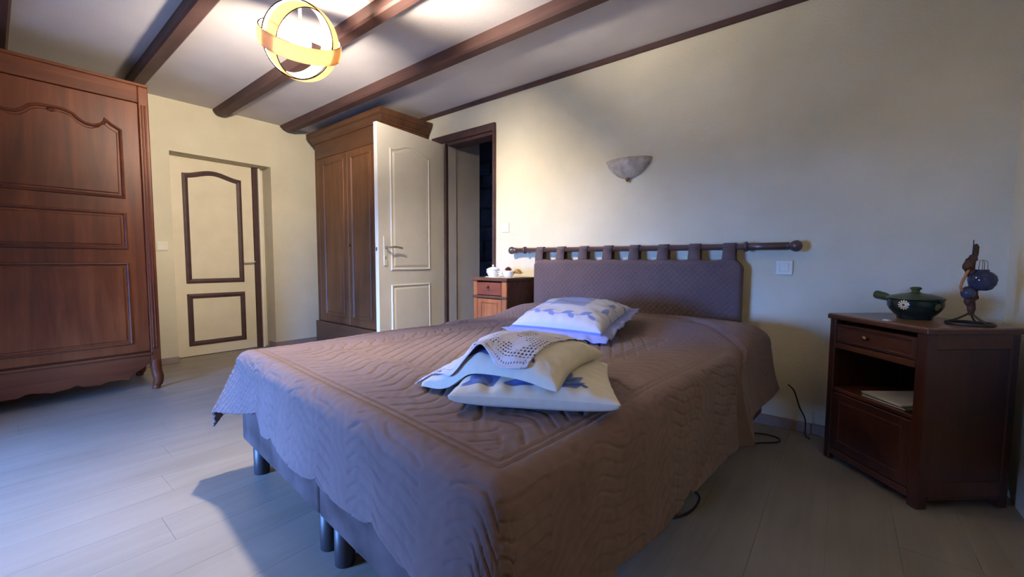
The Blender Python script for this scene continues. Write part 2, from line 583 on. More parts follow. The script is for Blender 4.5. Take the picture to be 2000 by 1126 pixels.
# passage behind the open door
bm = bmesh.new()
add_box(bm, OX0 - 0.10, OX0 - 0.001, YW + T, 3.29, 0, 2.5)
struct(from_bm('wall_passage_left', bm, 'passage'), 'grey wall stub inside the passage beside the open white door', 'wall')
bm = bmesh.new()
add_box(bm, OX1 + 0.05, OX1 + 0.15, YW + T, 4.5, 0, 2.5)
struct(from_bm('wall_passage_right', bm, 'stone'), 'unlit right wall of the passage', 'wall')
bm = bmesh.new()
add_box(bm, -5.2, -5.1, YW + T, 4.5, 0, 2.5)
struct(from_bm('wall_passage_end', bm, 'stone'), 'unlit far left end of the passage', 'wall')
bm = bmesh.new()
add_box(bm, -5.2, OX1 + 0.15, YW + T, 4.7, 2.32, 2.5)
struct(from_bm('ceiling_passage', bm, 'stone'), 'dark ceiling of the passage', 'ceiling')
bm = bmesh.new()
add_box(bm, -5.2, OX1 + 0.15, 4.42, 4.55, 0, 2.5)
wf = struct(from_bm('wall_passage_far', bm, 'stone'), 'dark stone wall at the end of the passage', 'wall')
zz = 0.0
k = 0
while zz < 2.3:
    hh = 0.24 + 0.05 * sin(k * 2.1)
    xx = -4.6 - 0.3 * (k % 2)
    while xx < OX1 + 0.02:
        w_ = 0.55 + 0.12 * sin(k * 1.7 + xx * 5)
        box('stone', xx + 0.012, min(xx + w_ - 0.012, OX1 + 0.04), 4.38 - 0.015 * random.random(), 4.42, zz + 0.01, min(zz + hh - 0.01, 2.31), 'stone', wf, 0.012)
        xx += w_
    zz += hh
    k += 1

# skirting boards
sk = bmesh.new()
add_box(sk, XL, XL + 0.012, 0.2, DY0, 0, 0.055, 0.002)
add_box(sk, XL, XL + 0.012, DY1, YW, 0, 0.06, 0.002)
add_box(sk, XL - 0.15, XL, DY1 - 0.011, DY1, 0, 0.06, 0.002)
struct(from_bm('baseboard_left', sk, 'skirting'), 'thin taupe skirting along the left wall', 'skirting')
sk = bmesh.new()
add_box(sk, OX1 + 0.03, XR, YW - 0.012, YW, 0, 0.06, 0.002)
struct(from_bm('baseboard_back', sk, 'skirting'), 'thin taupe skirting behind the bed', 'skirting')
# trim under the ceiling on the headboard wall
bm = bmesh.new()
add_box(bm, XL + 0.002, XR - 0.002, YW - 0.022, YW, H - 0.036, H, 0.003)
struct(from_bm('trim_1', bm, 'brown_paint'), 'narrow dark brown trim where headboard wall meets ceiling', 'trim')

# ceiling beams along X, near end slanted at the left wall
for nm, y0, y1, lab in (('ceiling_beam', 2.0, 2.088, 'dark brown ceiling beam closest to the headboard wall'),
                        ('ceiling_beam', 1.392, 1.478, 'dark brown ceiling beam just behind the glowing ring lamp'),
                        ('ceiling_beam', 0.735, 0.825, 'dark brown ceiling beam ending above the tall armoire edge'),
                        ('ceiling_beam', 0.045, 0.137, 'dark brown ceiling beam at the upper left picture corner'),
                        ('ceiling_beam', -0.62, -0.53, 'dark brown ceiling beam out of view over the window side')):
    if y0 < 0 and True:
        continue
    bm = bmesh.new()
    prof = [(XL, H), (XL + 0.012, H - 0.018), (XL + 0.06, H - 0.05), (XL + 0.17, H - 0.077), (XR, H - 0.077), (XR, H)]
    ya, yb = y0, y1
    q = [[(y0, 0.0)], ]
    n_ = len(prof)
    c = 0.012
    A = [bm.verts.new((px, y0, pz)) for px, pz in prof]
    A2 = [bm.verts.new((px, y0 + (c if pz < H - 0.001 else 0), pz)) for px, pz in prof]
    # side faces with a chamfered lower arris
    for v_, (px, pz) in zip(A, prof):
        v_.co.z = pz + (c if pz < H - 0.02 else 0)
    B = [bm.verts.new((px, y1, pz + (c if pz < H - 0.02 else 0))) for px, pz in prof]
    B2 = [bm.verts.new((px, y1 - (c if pz < H - 0.001 else 0), pz)) for px, pz in prof]
    bm.faces.new(A)
    bm.faces.new(B[::-1])
    for i in range(n_ - 1):
        for r0, r1 in ((A, A2), (A2, B2), (B2, B)):
            bm.faces.new((r0[i], r0[i + 1], r1[i + 1], r1[i]))
    bmesh.ops.remove_doubles(bm, verts=bm.verts[:], dist=0.0002)
    tag(from_bm(nm, bm, 'beam'), lab, 'beam')

# ------------------------------------------------------------------ cream door with brown painted mouldings (left wall)
d1 = struct(empty('door_1', (-4.95, DY0, 0), radians(90)), 'cream door with dark brown moulded panels in a recess', 'door')
# local: x -> +Y, y -> -X (depth), z up ; front plane y = 0
LX = lambda Y: Y - DY0


def arch(x0, x1, zb, zs, zp, n=14, flat=0.12):
    """door panel outline: straight sides, S-curved arch (counter-clockwise from lower left)"""
    pts = [(x0, zb), (x1, zb), (x1, zs)]
    for i in range(1, n):
        t = i / n
        x_ = x1 + (x0 - x1) * t
        pts.append((x_, zs + (zp - zs) * 0.5 * (1 - cos(2 * pi * t))))
    pts.append((x0, zs))
    return pts


Fd = lambda a, b_, d: (a, d, b_)
box('door_leaf', 0.0, LX(1.768), 0.0, 0.04, 0.006, 1.94, 'cream_door', d1, 0.002)
bm = bmesh.new()
add_moulding(bm, arch(LX(1.168), LX(1.668), 0.717, 1.775, 1.827), [(0, 0.001), (0.004, -0.010), (0.022, -0.014), (0.044, -0.008), (0.047, 0.001)], Fd)
from_bm('panel_moulding', bm, 'brown_paint', d1)
bm = bmesh.new()
add_moulding(bm, [(LX(1.168), 0.104), (LX(1.668), 0.104), (LX(1.668), 0.617), (LX(1.168), 0.617)], [(0, 0.001), (0.004, -0.010), (0.022, -0.014), (0.044, -0.008), (0.047, 0.001)], Fd)
from_bm('panel_moulding', bm, 'brown_paint', d1)
hp = box('handle_plate', LX(1.742), LX(1.762), -0.006, 0.0, 0.84, 1.0, 'white_plastic', d1, 0.002)
bm = bmesh.new()
add_tube(bm, catmull([(LX(1.752), 0, 0.93), (LX(1.752), -0.045, 0.93), (LX(1.735), -0.055, 0.93), (LX(1.655), -0.052, 0.928)], 5), 0.009, 8)
from_bm('handle', bm, 'white_plastic', hp, smooth=True)
box('door_frame', LX(1.772), LX(1.822), -0.004, 0.05, 0.0, 1.926, 'brown_paint', d1, 0.002)
box('frame_strip', LX(1.824), LX(1.846), -0.02, 0.05, 0.0, 1.926, 'white_door', d1, 0.002)
box('door_back', -0.01, LX(1.892), 0.05, 0.09, 0.0, 1.94, 'cream_door', d1, 0.0)
# light switch on the left wall by the armoire
def wall_switch(name, loc, rz, label, w=0.081, h=0.081, rocker=(0.008, 0.073, 0.008, 0.073)):
    t = tag(empty(name, loc, rz), label, 'switch')
    box('plate', 0, w, -0.010, 0.0, 0, h, 'white_plastic', t, 0.004, 2)
    box('rocker', rocker[0], rocker[1], -0.014, -0.008, rocker[2], rocker[3], 'white_plastic', t, 0.003, 2)
    return t


wall_switch('light_switch', (-2.343, YW, 1.198), 0, 'white square light switch beside the open passage doorway', rocker=(0.02, 0.061, 0.012, 0.069))
wall_switch('light_switch', (-0.300, YW, 0.880), 0, 'white square wall switch below the right end of the rod', rocker=(0.018, 0.063, 0.018, 0.066))
wall_switch('light_switch', (XL, 0.925, 1.03), radians(90), 'pale wall switch between the armoire edge and the cream door')

# ------------------------------------------------------------------ open white door and brown frame
d2 = struct(empty('door_2', (-3.06, 2.775, 0), atan2(-0.79, 0.085)), 'open white moulded panel door with brown frame', 'door')
Lw = 0.80
# local x from hinge to free edge; room face towards +X world -> local y = +; face plane at y=0, thickness to -y
leaf = bmesh.new()
add_box(leaf, 0.0, Lw, -0.04, 0.0, 0.008, 2.065, 0.0025)
leaf_o = from_bm('door_leaf', leaf, 'white_door', d2)
Fe = lambda a, b_, d: (a, d, b_)
prof_m = [(0, 0.0005), (0.003, 0.008), (0.010, 0.011), (0.020, 0.003), (0.030, 0.002), (0.040, 0.009), (0.046, 0.0003)]
up_pan = arch(0.205, 0.672, 0.866, 1.885, 1.945)
for pts in (up_pan, [(0.205, 0.13), (0.672, 0.13), (0.672, 0.745), (0.205, 0.745)]):
    bm = bmesh.new()
    add_moulding(bm, pts, prof_m, Fe)
    from_bm('panel_moulding', bm, 'white_door', leaf_o)
    bm = bmesh.new()
    add_prism(bm, offset_poly(pts, 0.041), Fe, -0.001, 0.009, 0.005)
    from_bm('panel', bm, 'white_door', leaf_o)
hp = box('handle_plate', Lw - 0.088, Lw - 0.05, 0.0, 0.008, 0.905, 1.15, 'white_plastic', leaf_o, 0.004)
# lever and key hole are pieces of the handle plate set on the leaf
bm = bmesh.new()
add_tube(bm, catmull([(Lw - 0.069, 0.0, 1.06), (Lw - 0.069, 0.048, 1.06), (Lw - 0.085, 0.058, 1.06), (Lw - 0.14, 0.056, 1.065), (Lw - 0.205, 0.058, 1.055)], 6), 0.008, 8)
from_bm('handle', bm, 'chrome', leaf_o, smooth=True)
box('keyhole', Lw - 0.072, Lw - 0.066, 0.007, 0.009, 0.96, 0.985, 'iron', leaf_o, 0.0)
box('latch', Lw - 0.0005, Lw + 0.004, -0.028, -0.014, 1.03, 1.06, 'chrome', leaf_o, 0.001)
# frame pieces, built in world axes relative to the root
fr_root = empty('door_frame', (0, 0, 0))
fr_root.parent = d2
fr_root.matrix_parent_inverse = Matrix.Identity(4)
bpy.context.view_layer.update()
fr_root.matrix_world = Matrix.Identity(4)


def frame_piece(name, *a, mat='brown_paint', bev=0.003):
    return box(name, *a, mat, fr_root, bev)


frame_piece('lintel', -3.235, OX1 + 0.012, YW - 0.028, YW - 0.001, 2.084, 2.150)
frame_piece('jamb', OX0 + 0.001, OX0 + 0.014, YW - 0.006, YW + 0.03, 0, OZ)
frame_piece('reveal', OX0 + 0.001, OX0 + 0.012, YW + 0.031, YW + 0.14, 0, OZ, mat='passage')
frame_piece('jamb', OX1 - 0.012, OX1 + 0.012, YW - 0.028, YW - 0.001, 0, 2.083)
frame_piece('jamb', OX1 - 0.03, OX1 - 0.002, YW + 0.002, YW + 0.14, 0, OZ)
frame_piece('head', OX0 + 0.038, OX1 - 0.032, YW - 0.006, YW + 0.14, OZ - 0.03, OZ - 0.001)

# ------------------------------------------------------------------ big armoire at the left
AX, AY0 = -3.907, -1.072
AW, AD, AH = 0.752 - AY0, 0.62, 2.158
ar = tag(empty('armoire', (AX, AY0, 0), radians(90)), 'large reddish antique armoire with arched carved door panels at the left', 'armoire')
ay = lambda Y: Y - AY0
Fa = lambda a, b_, d: (a, d, b_)
box('back_panel', 0.03, AW - 0.03, AD - 0.02, AD, 0.25, AH, 'armoire', ar)
box('side_panel', 0.0, 0.03, 0.06, AD, 0.2, AH - 0.002, 'armoire', ar)
box('side_panel', AW - 0.03, AW, 0.06, AD, 0.2, AH - 0.002, 'armoire', ar)
box('top', 0.0, AW, 0.0, AD, AH, AH + 0.02, 'armoire_rail', ar)
box('bottom_board', 0.03, AW - 0.03, 0.03, AD - 0.02, 0.27, 0.29, 'armoire_rail', ar)
box('frieze', 0.056, AW - 0.056, 0.002, 0.04, 2.043, AH, 'armoire_rail', ar, 0.006, 2)
box('centre_stile', ay(-0.16) - 0.024, ay(-0.16) + 0.024, 0.0, 0.04, 0.285, 2.042, 'armoire', ar, 0.008, 2)
# corner posts with reeding and scroll feet
for xs, sg in ((0.0, 1), (AW, -1)):
    bm = bmesh.new()
    x0, x1 = (xs, xs + 0.056) if sg > 0 else (xs - 0.056, xs)
    add_box(bm, x0, x1, 0.002, 0.06, 0.2, AH - 0.001, 0.006, 2)
    p = from_bm('post', bm, 'armoire', ar)
    for q in (0.022, 0.038):
        bm = bmesh.new()
        xq = xs + sg * q
        add_tube(bm, [(xq, 0.003, 0.30), (xq, 0.001, 0.32), (xq, 0.001, 2.01), (xq, 0.003, 2.03)], 0.0055, 8)
        from_bm('reed', bm, 'armoire', p, smooth=True)
    for yy in (0.03, AD - 0.04):
        bm = bmesh.new()
        cx = xs + sg * 0.030
        add_tube(bm, catmull([(cx, yy, 0.22), (cx - sg * 0.004, yy - 0.002, 0.14), (cx - sg * 0.012, yy - 0.012, 0.075), (cx - sg * 0.004, yy - 0.004, 0.03), (cx + sg * 0.002, yy - 0.004, 0.012), (cx + sg * 0.002, yy - 0.004, 0.0)], 5),
                 [0.034] * 5 + [0.032] * 5 + [0.030] * 5 + [0.024] * 5 + [0.024] * 5 + [0.026], 10)
        from_bm('foot', bm, 'armoire', ar, smooth=True)
# scalloped apron
bm = bmesh.new()
x0, x1 = 0.056, AW - 0.056
pts = [(x0, 0.278), (x0, 0.20)]
pts = [(x1, 0.262), (x0, 0.262), (x0, 0.17)]
n = 60
for i in range(n + 1):
    t = i / n
    xx = x0 + 0.012 + (x1 - x0 - 0.024) * t
    e = min(t, 1 - t) * (x1 - x0)
    base = 0.195 - 0.075 * min(1, e / 0.12) ** 0.7
    sc = (0.020 * abs(sin(t * pi * 9)) + 0.010 * abs(sin(t * pi * 23))) if e > 0.1 else 0
    pts.append((xx, base - sc))
pts.append((x1, 0.17))
add_prism(bm, pts, Fa, 0.034, 0.010, 0.004)
from_bm('apron', bm, 'armoire_rail', ar)
box('apron_moulding', 0.05, AW - 0.05, -0.006, 0.03, 0.258, 0.278, 'armoire_rail', ar, 0.006, 2)


def armoire_door(parent, x0, x1):
    """x0..x1 local ; one door with three panels, top one arched with scrolls"""
    d = box('door', x0, x1, 0.006, 0.036, 0.288, 2.040, 'armoire', parent, 0.005, 2)
    c = (x0 + x1) / 2
    hw_ = (x1 - x0) / 2
    pw_ = hw_ - 0.092
    right = [(pw_, 1.835), (pw_ * 0.86, 1.862), (pw_ * 0.75, 1.893), (pw_ * 0.74, 1.880), (pw_ * 0.70, 1.855), (pw_ * 0.58, 1.838), (pw_ * 0.46, 1.842),
             (pw_ * 0.37, 1.862), (pw_ * 0.30, 1.888), (pw_ * 0.20, 1.902), (pw_ * 0.08, 1.907)]
    top = [(c + a, z) for a, z in right] + [(c - a, z) for a, z in right[::-1]]
    outl = [(c - pw_, 1.372), (c + pw_, 1.372)] + top
    prof = [(-0.004, 0.007), (-0.001, -0.003), (0.006, -0.006), (0.012, -0.002), (0.017, 0.007)]
    rects = [outl, [(c - pw_, 1.022), (c + pw_, 1.022), (c + pw_, 1.272), (c - pw_, 1.272)], [(c - pw_, 0.352), (c + pw_, 0.352), (c + pw_, 0.925), (c - pw_, 0.925)]]
    for i, r in enumerate(rects):
        bm = bmesh.new()
        add_moulding(bm, r, prof, Fa)
        from_bm('panel_moulding', bm, 'armoire_rail', d)
        bm = bmesh.new()
        inner = offset_poly(r, 0.028) if i else [(c - pw_ + 0.028, 1.40), (c + pw_ - 0.028, 1.40)] + [(c + (a - c) * 0.93, z - 0.026) for a, z in top]
        add_prism(bm, inner, Fa, 0.007, -0.001, 0.006)
        from_bm('panel', bm, 'armoire', d)
    # small carved boss under the top of the arch
    bm = bmesh.new()
    for k in range(5):
        a_ = radians(-60 + 30 * k)
        add_tube(bm, [(c, 0.001, 1.868), (c + 0.012 * sin(a_), -0.005, 1.868 + 0.012 * cos(a_)), (c + 0.024 * sin(a_), -0.001, 1.868 + 0.026 * cos(a_))], [0.003, 0.0055, 0.003], 6)
    cv = from_bm('carving', bm, 'armoire_rail', d, smooth=True)
    cv['kind'] = 'stuff'
    return d


armoire_door(ar, ay(-0.132), ay(0.694))
armoire_door(ar, ay(-1.012), ay(-0.188))

# ------------------------------------------------------------------ corner wardrobe with a big cornice
wx0, wy0, ww, wdp = -4.545, 2.25, 1.255, 0.53
wa = tag(empty('wardrobe', (wx0, wy0, 0)), 'walnut wardrobe with projecting cornice in the far corner behind the white door', 'wardrobe')
box('side_panel', 0, 0.028, 0.03, wdp, 0.06, 2.21, 'walnut', wa)
box('side_panel', ww - 0.028, ww, 0.03, wdp, 0.06, 2.21, 'walnut', wa)
box('back_panel', 0.03, ww - 0.03, wdp - 0.015, wdp, 0.06, 2.21, 'walnut', wa)
box('frieze', 0.0, ww, 0.0, 0.03, 2.03, 2.212, 'walnut_rail', wa, 0.004)
box('stile', 0.0, 0.075, 0.0, 0.03, 0.29, 2.028, 'walnut', wa, 0.004)
box('stile', ww - 0.075, ww, 0.0, 0.03, 0.29, 2.028, 'walnut', wa, 0.004)
box('plinth', -0.022, ww + 0.022, -0.022, wdp, 0.0, 0.285, 'walnut_rail', wa, 0.008, 2)
bm = bmesh.new()
# cornice: sweep around left, front, right (open path seen from above)
path = [(0.0, wdp), (0.0, 0.0), (ww, 0.0), (ww, wdp)]
prof = [(0.0, 2.19), (-0.012, 2.192), (-0.012, 2.205), (-0.022, 2.215), (-0.034, 2.235), (-0.040, 2.25), (-0.050, 2.254), (-0.052, 2.27), (-0.060, 2.285), (-0.060, 2.302), (0.0, 2.302)]
add_moulding(bm, path, prof, lambda a, b_, hh: (a, b_, hh), closed=False)
add_box(bm, 0.0, ww, 0.0, wdp, 2.285, 2.300)
from_bm('cornice', bm, 'walnut_rail', wa)
seam = 0.655
for x0, x1, sg in ((0.077, seam - 0.001, 1), (seam + 0.001, ww - 0.077, -1)):
    d = box('door', x0, x1, -0.002, 0.026, 0.29, 2.027, 'walnut', wa, 0.004)
    a0 = x0 + (0.11 if sg > 0 else 0.068)
    a1 = x1 - (0.068 if sg > 0 else 0.11)
    r = [(a0, 0.37), (a1, 0.37), (a1, 1.965), (a0, 1.965)]
    bm = bmesh.new()
    add_moulding(bm, r, [(-0.004, 0.0), (0.0, -0.011), (0.008, -0.012), (0.016, -0.004), (0.02, 0.0)], Fa)
    from_bm('panel_moulding', bm, 'walnut', d)
    bm = bmesh.new()
    add_prism(bm, offset_poly(r, 0.03), Fa, 0.0, -0.006, 0.005)
    from_bm('panel', bm, 'walnut', d)
lathe('knob', [(0.0, 0.03), (0.011, 0.027), (0.013, 0.02), (0.006, 0.012), (0.007, 0.0)], 'brass', wa, (seam + 0.035, -0.002, 1.1), 16, (radians(90), 0, 0))

# ------------------------------------------------------------------ bedside cabinet left of the bed
nl = tag(empty('bedside_cabinet', (-2.305, 2.40, 0)), 'small orange wood bedside cabinet with drawer left of the headboard', 'nightstand')
nw, nd, nh = 0.340, 0.375, 0.822
box('side_panel', 0.0, 0.02, 0.012, nd, 0.06, nh - 0.026, 'oak_dark_shade', nl)  # shade on the cabinet sides is put into this darker wood
box('side_panel', nw - 0.02, nw, 0.012, nd, 0.06, nh - 0.026, 'oak_dark_shade', nl)
box('back_panel', 0.02, nw - 0.02, nd - 0.012, nd, 0.06, nh - 0.026, 'oak_dark_shade', nl)
box('stile', 0.0, 0.038, 0.0, 0.02, 0.0, nh - 0.026, 'oak', nl)
box('stile', nw - 0.05, nw, 0.0, 0.02, 0.0, nh - 0.026, 'oak', nl)
box('stile', 0.0, 0.038, nd - 0.02, nd, 0.0, 0.06, 'oak', nl)
box('stile', nw - 0.04, nw, nd - 0.02, nd, 0.0, 0.06, 'oak', nl)
box('top', -0.014, nw + 0.012, -0.016, nd, nh - 0.026, nh, 'oak_dark_shade', nl, 0.007, 2)
box('rail', -0.008, nw + 0.006, -0.010, 0.02, 0.662, 0.682, 'oak_dark_shade', nl, 0.006, 2)
dr = box('drawer', 0.04, nw - 0.052, -0.002, 0.25, 0.686, 0.785, 'oak_red', nl, 0.003)
lathe('knob', [(0.0, 0.024), (0.010, 0.021), (0.012, 0.015), (0.005, 0.008), (0.006, 0.0)], 'oak_red', dr, ((nw - 0.012) / 2 - 0.005, -0.002, 0.752), 16, (radians(90), 0, 0))
d = box('door', 0.04, nw - 0.052, 0.0, 0.022, 0.07, 0.658, 'oak', nl, 0.003)
r = [(0.075, 0.11), (nw - 0.087, 0.11), (nw - 0.087, 0.635), (0.075, 0.635)]
bm = bmesh.new()
add_moulding(bm, r, [(0, 0.001), (0.003, -0.006), (0.010, -0.005), (0.014, 0.001)], Fa)
from_bm('panel_moulding', bm, 'oak', d)

# doily, porcelain pots and dried flowers on it
bm = bmesh.new()
n = 48
cen = bm.verts.new((0, 0, 0.003))
ring = [bm.verts.new((0.155 * (1 + 0.04 * abs(sin(6 * 2 * pi * k / n))) * cos(2 * pi * k / n), 0.15 * (1 + 0.04 * abs(sin(6 * 2 * pi * k / n))) * sin(2 * pi * k / n), 0.003 + 0.001 * sin(k))) for k in range(n)]
for k in range(n):
    bm.faces.new((cen, ring[k], ring[(k + 1) % n]))
ret = bmesh.ops.extrude_face_region(bm, geom=bm.faces[:])
bmesh.ops.translate(bm, verts=[v for v in ret['geom'] if isinstance(v, bmesh.types.BMVert)], vec=(0, 0, -0.0022))
tag(from_bm('lace_doily', bm, 'doily', None, (-2.128, 2.575, nh)), 'cream scalloped doily on the left bedside cabinet', 'doily')

pot = tag(empty('sugar_pot', (-2.185, 2.50, nh + 0.004)), 'white lidded porcelain pot at the left on the doily', 'pot')
lathe('body', [(0, 0.0), (0.034, 0.0), (0.036, 0.004), (0.046, 0.02), (0.051, 0.046), (0.052, 0.055), (0.048, 0.055), (0.046, 0.045), (0.03, 0.01), (0, 0.008)], 'porcelain', pot)
lathe('lid', [(0.055, 0.055), (0.054, 0.059), (0.036, 0.070), (0.014, 0.077), (0.006, 0.079), (0.005, 0.083), (0.010, 0.089), (0.007, 0.095), (0, 0.096)], 'porcelain', pot)
for s in (-1, 1):
    tube('handle', catmull([(s * 0.048, 0, 0.044), (s * 0.064, 0, 0.046), (s * 0.066, 0, 0.032), (s * 0.05, 0, 0.026)], 5), 0.004, 'porcelain', pot)
cup = tag(empty('porcelain_cup', (-2.065, 2.545, nh + 0.004)), 'white porcelain cup holding a dark dried flower near the headboard', 'cup')
lathe('body', [(0, 0.0), (0.028, 0.0), (0.030, 0.003), (0.042, 0.016), (0.046, 0.04), (0.047, 0.046), (0.043, 0.045), (0.036, 0.015), (0, 0.008)], 'porcelain', cup)


def blossom(name, loc, r, n, mat, label, seed):
    """one dried flower head: a dome of crinkled petals"""
    rnd = random.Random(seed)
    bm = bmesh.new()
    for i in range(n):
        th = 2 * pi * i * 0.381966
        el = (i / n) * 1.45
        d_ = Vector((cos(th) * cos(el), sin(th) * cos(el), sin(el) * 0.8))
        t = Vector((-sin(th), cos(th), 0))
        w_ = r * 0.36
        p0 = d_ * r * 0.2
        a = p0 + d_ * r * 0.55 + t * w_
        b2 = p0 + d_ * r * (0.85 + 0.3 * rnd.random()) + Vector((0, 0, r * 0.12))
        c2 = p0 + d_ * r * 0.55 - t * w_
        vs = [bm.verts.new(p) for p in (p0, a, b2, c2)]
        bm.faces.new(vs)
        vs2 = [bm.verts.new(p + Vector((0, 0, -0.0018))) for p in (p0, a, b2, c2)]
        bm.faces.new(vs2[::-1])
        for k_ in range(4):
            bm.faces.new((vs[k_], vs2[k_], vs2[(k_ + 1) % 4], vs[(k_ + 1) % 4]))
    return tag(from_bm(name, bm, mat, None, loc), label, 'flower')


blossom('dried_flower', (-2.125, 2.60, nh + 0.016), 0.036, 42, 'dried_flower', 'yellow dried flower between the two porcelain pots', 3)
blossom('dried_flower', (-2.066, 2.545, nh + 0.056), 0.026, 46, 'dark_flower', 'dark reddish dried flower on top of the porcelain cup', 4)
blossom('dried_flower', (-2.015, 2.60, nh + 0.030), 0.036, 46, 'dried_flower', 'tan dried flower behind the cup next to the headboard', 5)

# ------------------------------------------------------------------ diagonal nightstand at the right
ANG = atan2(-0.346, 0.30)
nr = tag(empty('nightstand', (-0.037, 2.523, 0), ANG), 'reddish dark nightstand with open shelf set diagonally in the right corner', 'nightstand')
rw, rd, rh = 0.458, 0.368, 0.708
box('side_panel', 0.0, 0.025, 0.02, rd, 0.05, rh - 0.022, 'mahogany', nr)
sp = box('side_panel', rw - 0.022, rw - 0.004, 0.03, rd - 0.03, 0.07, rh - 0.03, 'mahogany', nr)
box('side_rail', rw - 0.024, rw - 0.001, 0.03, rd - 0.03, rh - 0.085, rh - 0.022, 'mahogany_rail', nr)
box('side_rail', rw - 0.024, rw - 0.001, 0.03, rd - 0.03, 0.05, 0.11, 'mahogany_rail', nr)
box('back_panel', 0.025, rw - 0.03, rd - 0.012, rd, 0.05, rh - 0.022, 'mahogany', nr)
for a in ((0.0, 0.034, 0.0, 0.03), (rw - 0.045, rw, 0.0, 0.04), (rw - 0.035, rw, rd - 0.035, rd), (0.0, 0.034, rd - 0.03, rd)):
    box('post', *a, 0.0, rh - 0.022, 'mahogany', nr, 0.004)
box('top', -0.005, rw + 0.006, -0.008, rd + 0.004, rh - 0.022, rh, 'mahogany_top', nr, 0.005, 2)
box('top_edge', -0.006, rw + 0.007, -0.010, rd + 0.003, rh - 0.026, rh - 0.003, 'mahogany_rail', nr, 0.005, 2)
dr = box('drawer', 0.036, rw - 0.047, 0.003, 0.3, 0.575, rh - 0.045, 'mahogany_rail', nr, 0.003)
bm = bmesh.new()
add_moulding(bm, [(0.045, 0.583), (rw - 0.056, 0.583), (rw - 0.056, rh - 0.053), (0.045, rh - 0.053)], [(0, 0.004), (0.003, -0.002), (0.009, -0.001), (0.012, 0.004)], Fa)
from_bm('drawer_moulding', bm, 'mahogany_rail', dr)
lathe('knob', [(0.0, 0.026), (0.010, 0.023), (0.012, 0.017), (0.005, 0.009), (0.007, 0.0)], 'brass', dr, (0.205, 0.003, 0.622), 16, (radians(90), 0, 0))
box('rail', 0.034, rw - 0.045, 0.0, 0.03, 0.545, 0.572, 'mahogany_rail', nr, 0.003)
box('shelf', 0.025, rw - 0.022, 0.006, rd - 0.012, 0.338, 0.356, 'mahogany_rail', nr, 0.003)
d = box('door', 0.036, rw - 0.047, 0.002, 0.024, 0.062, 0.334, 'mahogany', nr, 0.003)
bm = bmesh.new()
add_moulding(bm, [(0.07, 0.10), (rw - 0.08, 0.10), (rw - 0.08, 0.30), (0.07, 0.30)], [(0, 0.003), (0.003, -0.002), (0.009, -0.001), (0.012, 0.003)], Fa)
from_bm('door_moulding', bm, 'mahogany', d)
box('bottom_rail', 0.034, rw - 0.045, 0.0, 0.025, 0.03, 0.06, 'mahogany_rail', nr, 0.003)
box('bottom_rail', rw - 0.024, rw - 0.002, 0.04, rd - 0.035, 0.035, 0.06, 'mahogany_rail', nr, 0.003)


def on_nr(x, y, z):
    return (-0.037 + x * cos(ANG) - y * sin(ANG), 2.523 + x * sin(ANG) + y * cos(ANG), z)


# magazines lying in the open shelf
for i, (x0, x1, y0, rz, mt, lab) in enumerate(((0.17, 0.36, 0.012, 0.03, 'print_paper', 'green covered magazine under the white one on the nightstand shelf'),
                                                (0.165, 0.355, 0.016, -0.04, 'paper', 'white magazine lying open to view on the nightstand shelf'))):
    mg = tag(empty('magazine', on_nr((x0 + x1) / 2, y0 + 0.13, 0.3565 + i * 0.009), ANG + rz), lab, 'magazine')
    w_ = (x1 - x0) / 2
    box('pages', -w_, w_, -0.12, 0.12, 0.001, 0.007, 'paper', mg, 0.001)
    box('cover', -w_ - 0.001, w_ + 0.001, -0.121, 0.121, 0.007, 0.0085, mt, mg, 0.0)

# casserole
cs = tag(empty('casserole', on_nr(0.205, 0.205, rh)), 'green glazed earthenware casserole with daisy and side handle on right nightstand', 'casserole')
cs.rotation_euler = (0, 0, radians(-40))
cs.scale = (0.79, 0.79, 0.84)
lathe('body', [(0, 0.0), (0.070, 0.0), (0.074, 0.006), (0.072, 0.012), (0.088, 0.026), (0.108, 0.050), (0.116, 0.068), (0.117, 0.085), (0.112, 0.098), (0.108, 0.105), (0.102, 0.105), (0.106, 0.08), (0.08, 0.025), (0, 0.014)], 'dark_glaze', cs, seg=48)
lid = lathe('lid', [(0.120, 0.104), (0.122, 0.109), (0.116, 0.112), (0.098, 0.120), (0.060, 0.130), (0.026, 0.135), (0.018, 0.139), (0.017, 0.148), (0.024, 0.154), (0.026, 0.160), (0.016, 0.166), (0.006, 0.165), (0, 0.168)], 'green_glaze', cs, seg=48)
hd = bmesh.new()
aH = radians(180 + 2)
add_tube(hd, [(0.108 * cos(aH), 0.108 * sin(aH), 0.086), (0.13 * cos(aH), 0.13 * sin(aH), 0.098), (0.15 * cos(aH), 0.15 * sin(aH), 0.104), (0.195 * cos(aH), 0.195 * sin(aH), 0.112), (0.203 * cos(aH), 0.203 * sin(aH), 0.113)], [0.016, 0.018, 0.021, 0.023, 0.019], 14)
from_bm('handle', hd, 'green_glaze', cs, smooth=True)
tube('spout', [(0.113, 0.005, 0.100), (0.132, 0.006, 0.106)], [0.012, 0.004], 'green_glaze', cs)


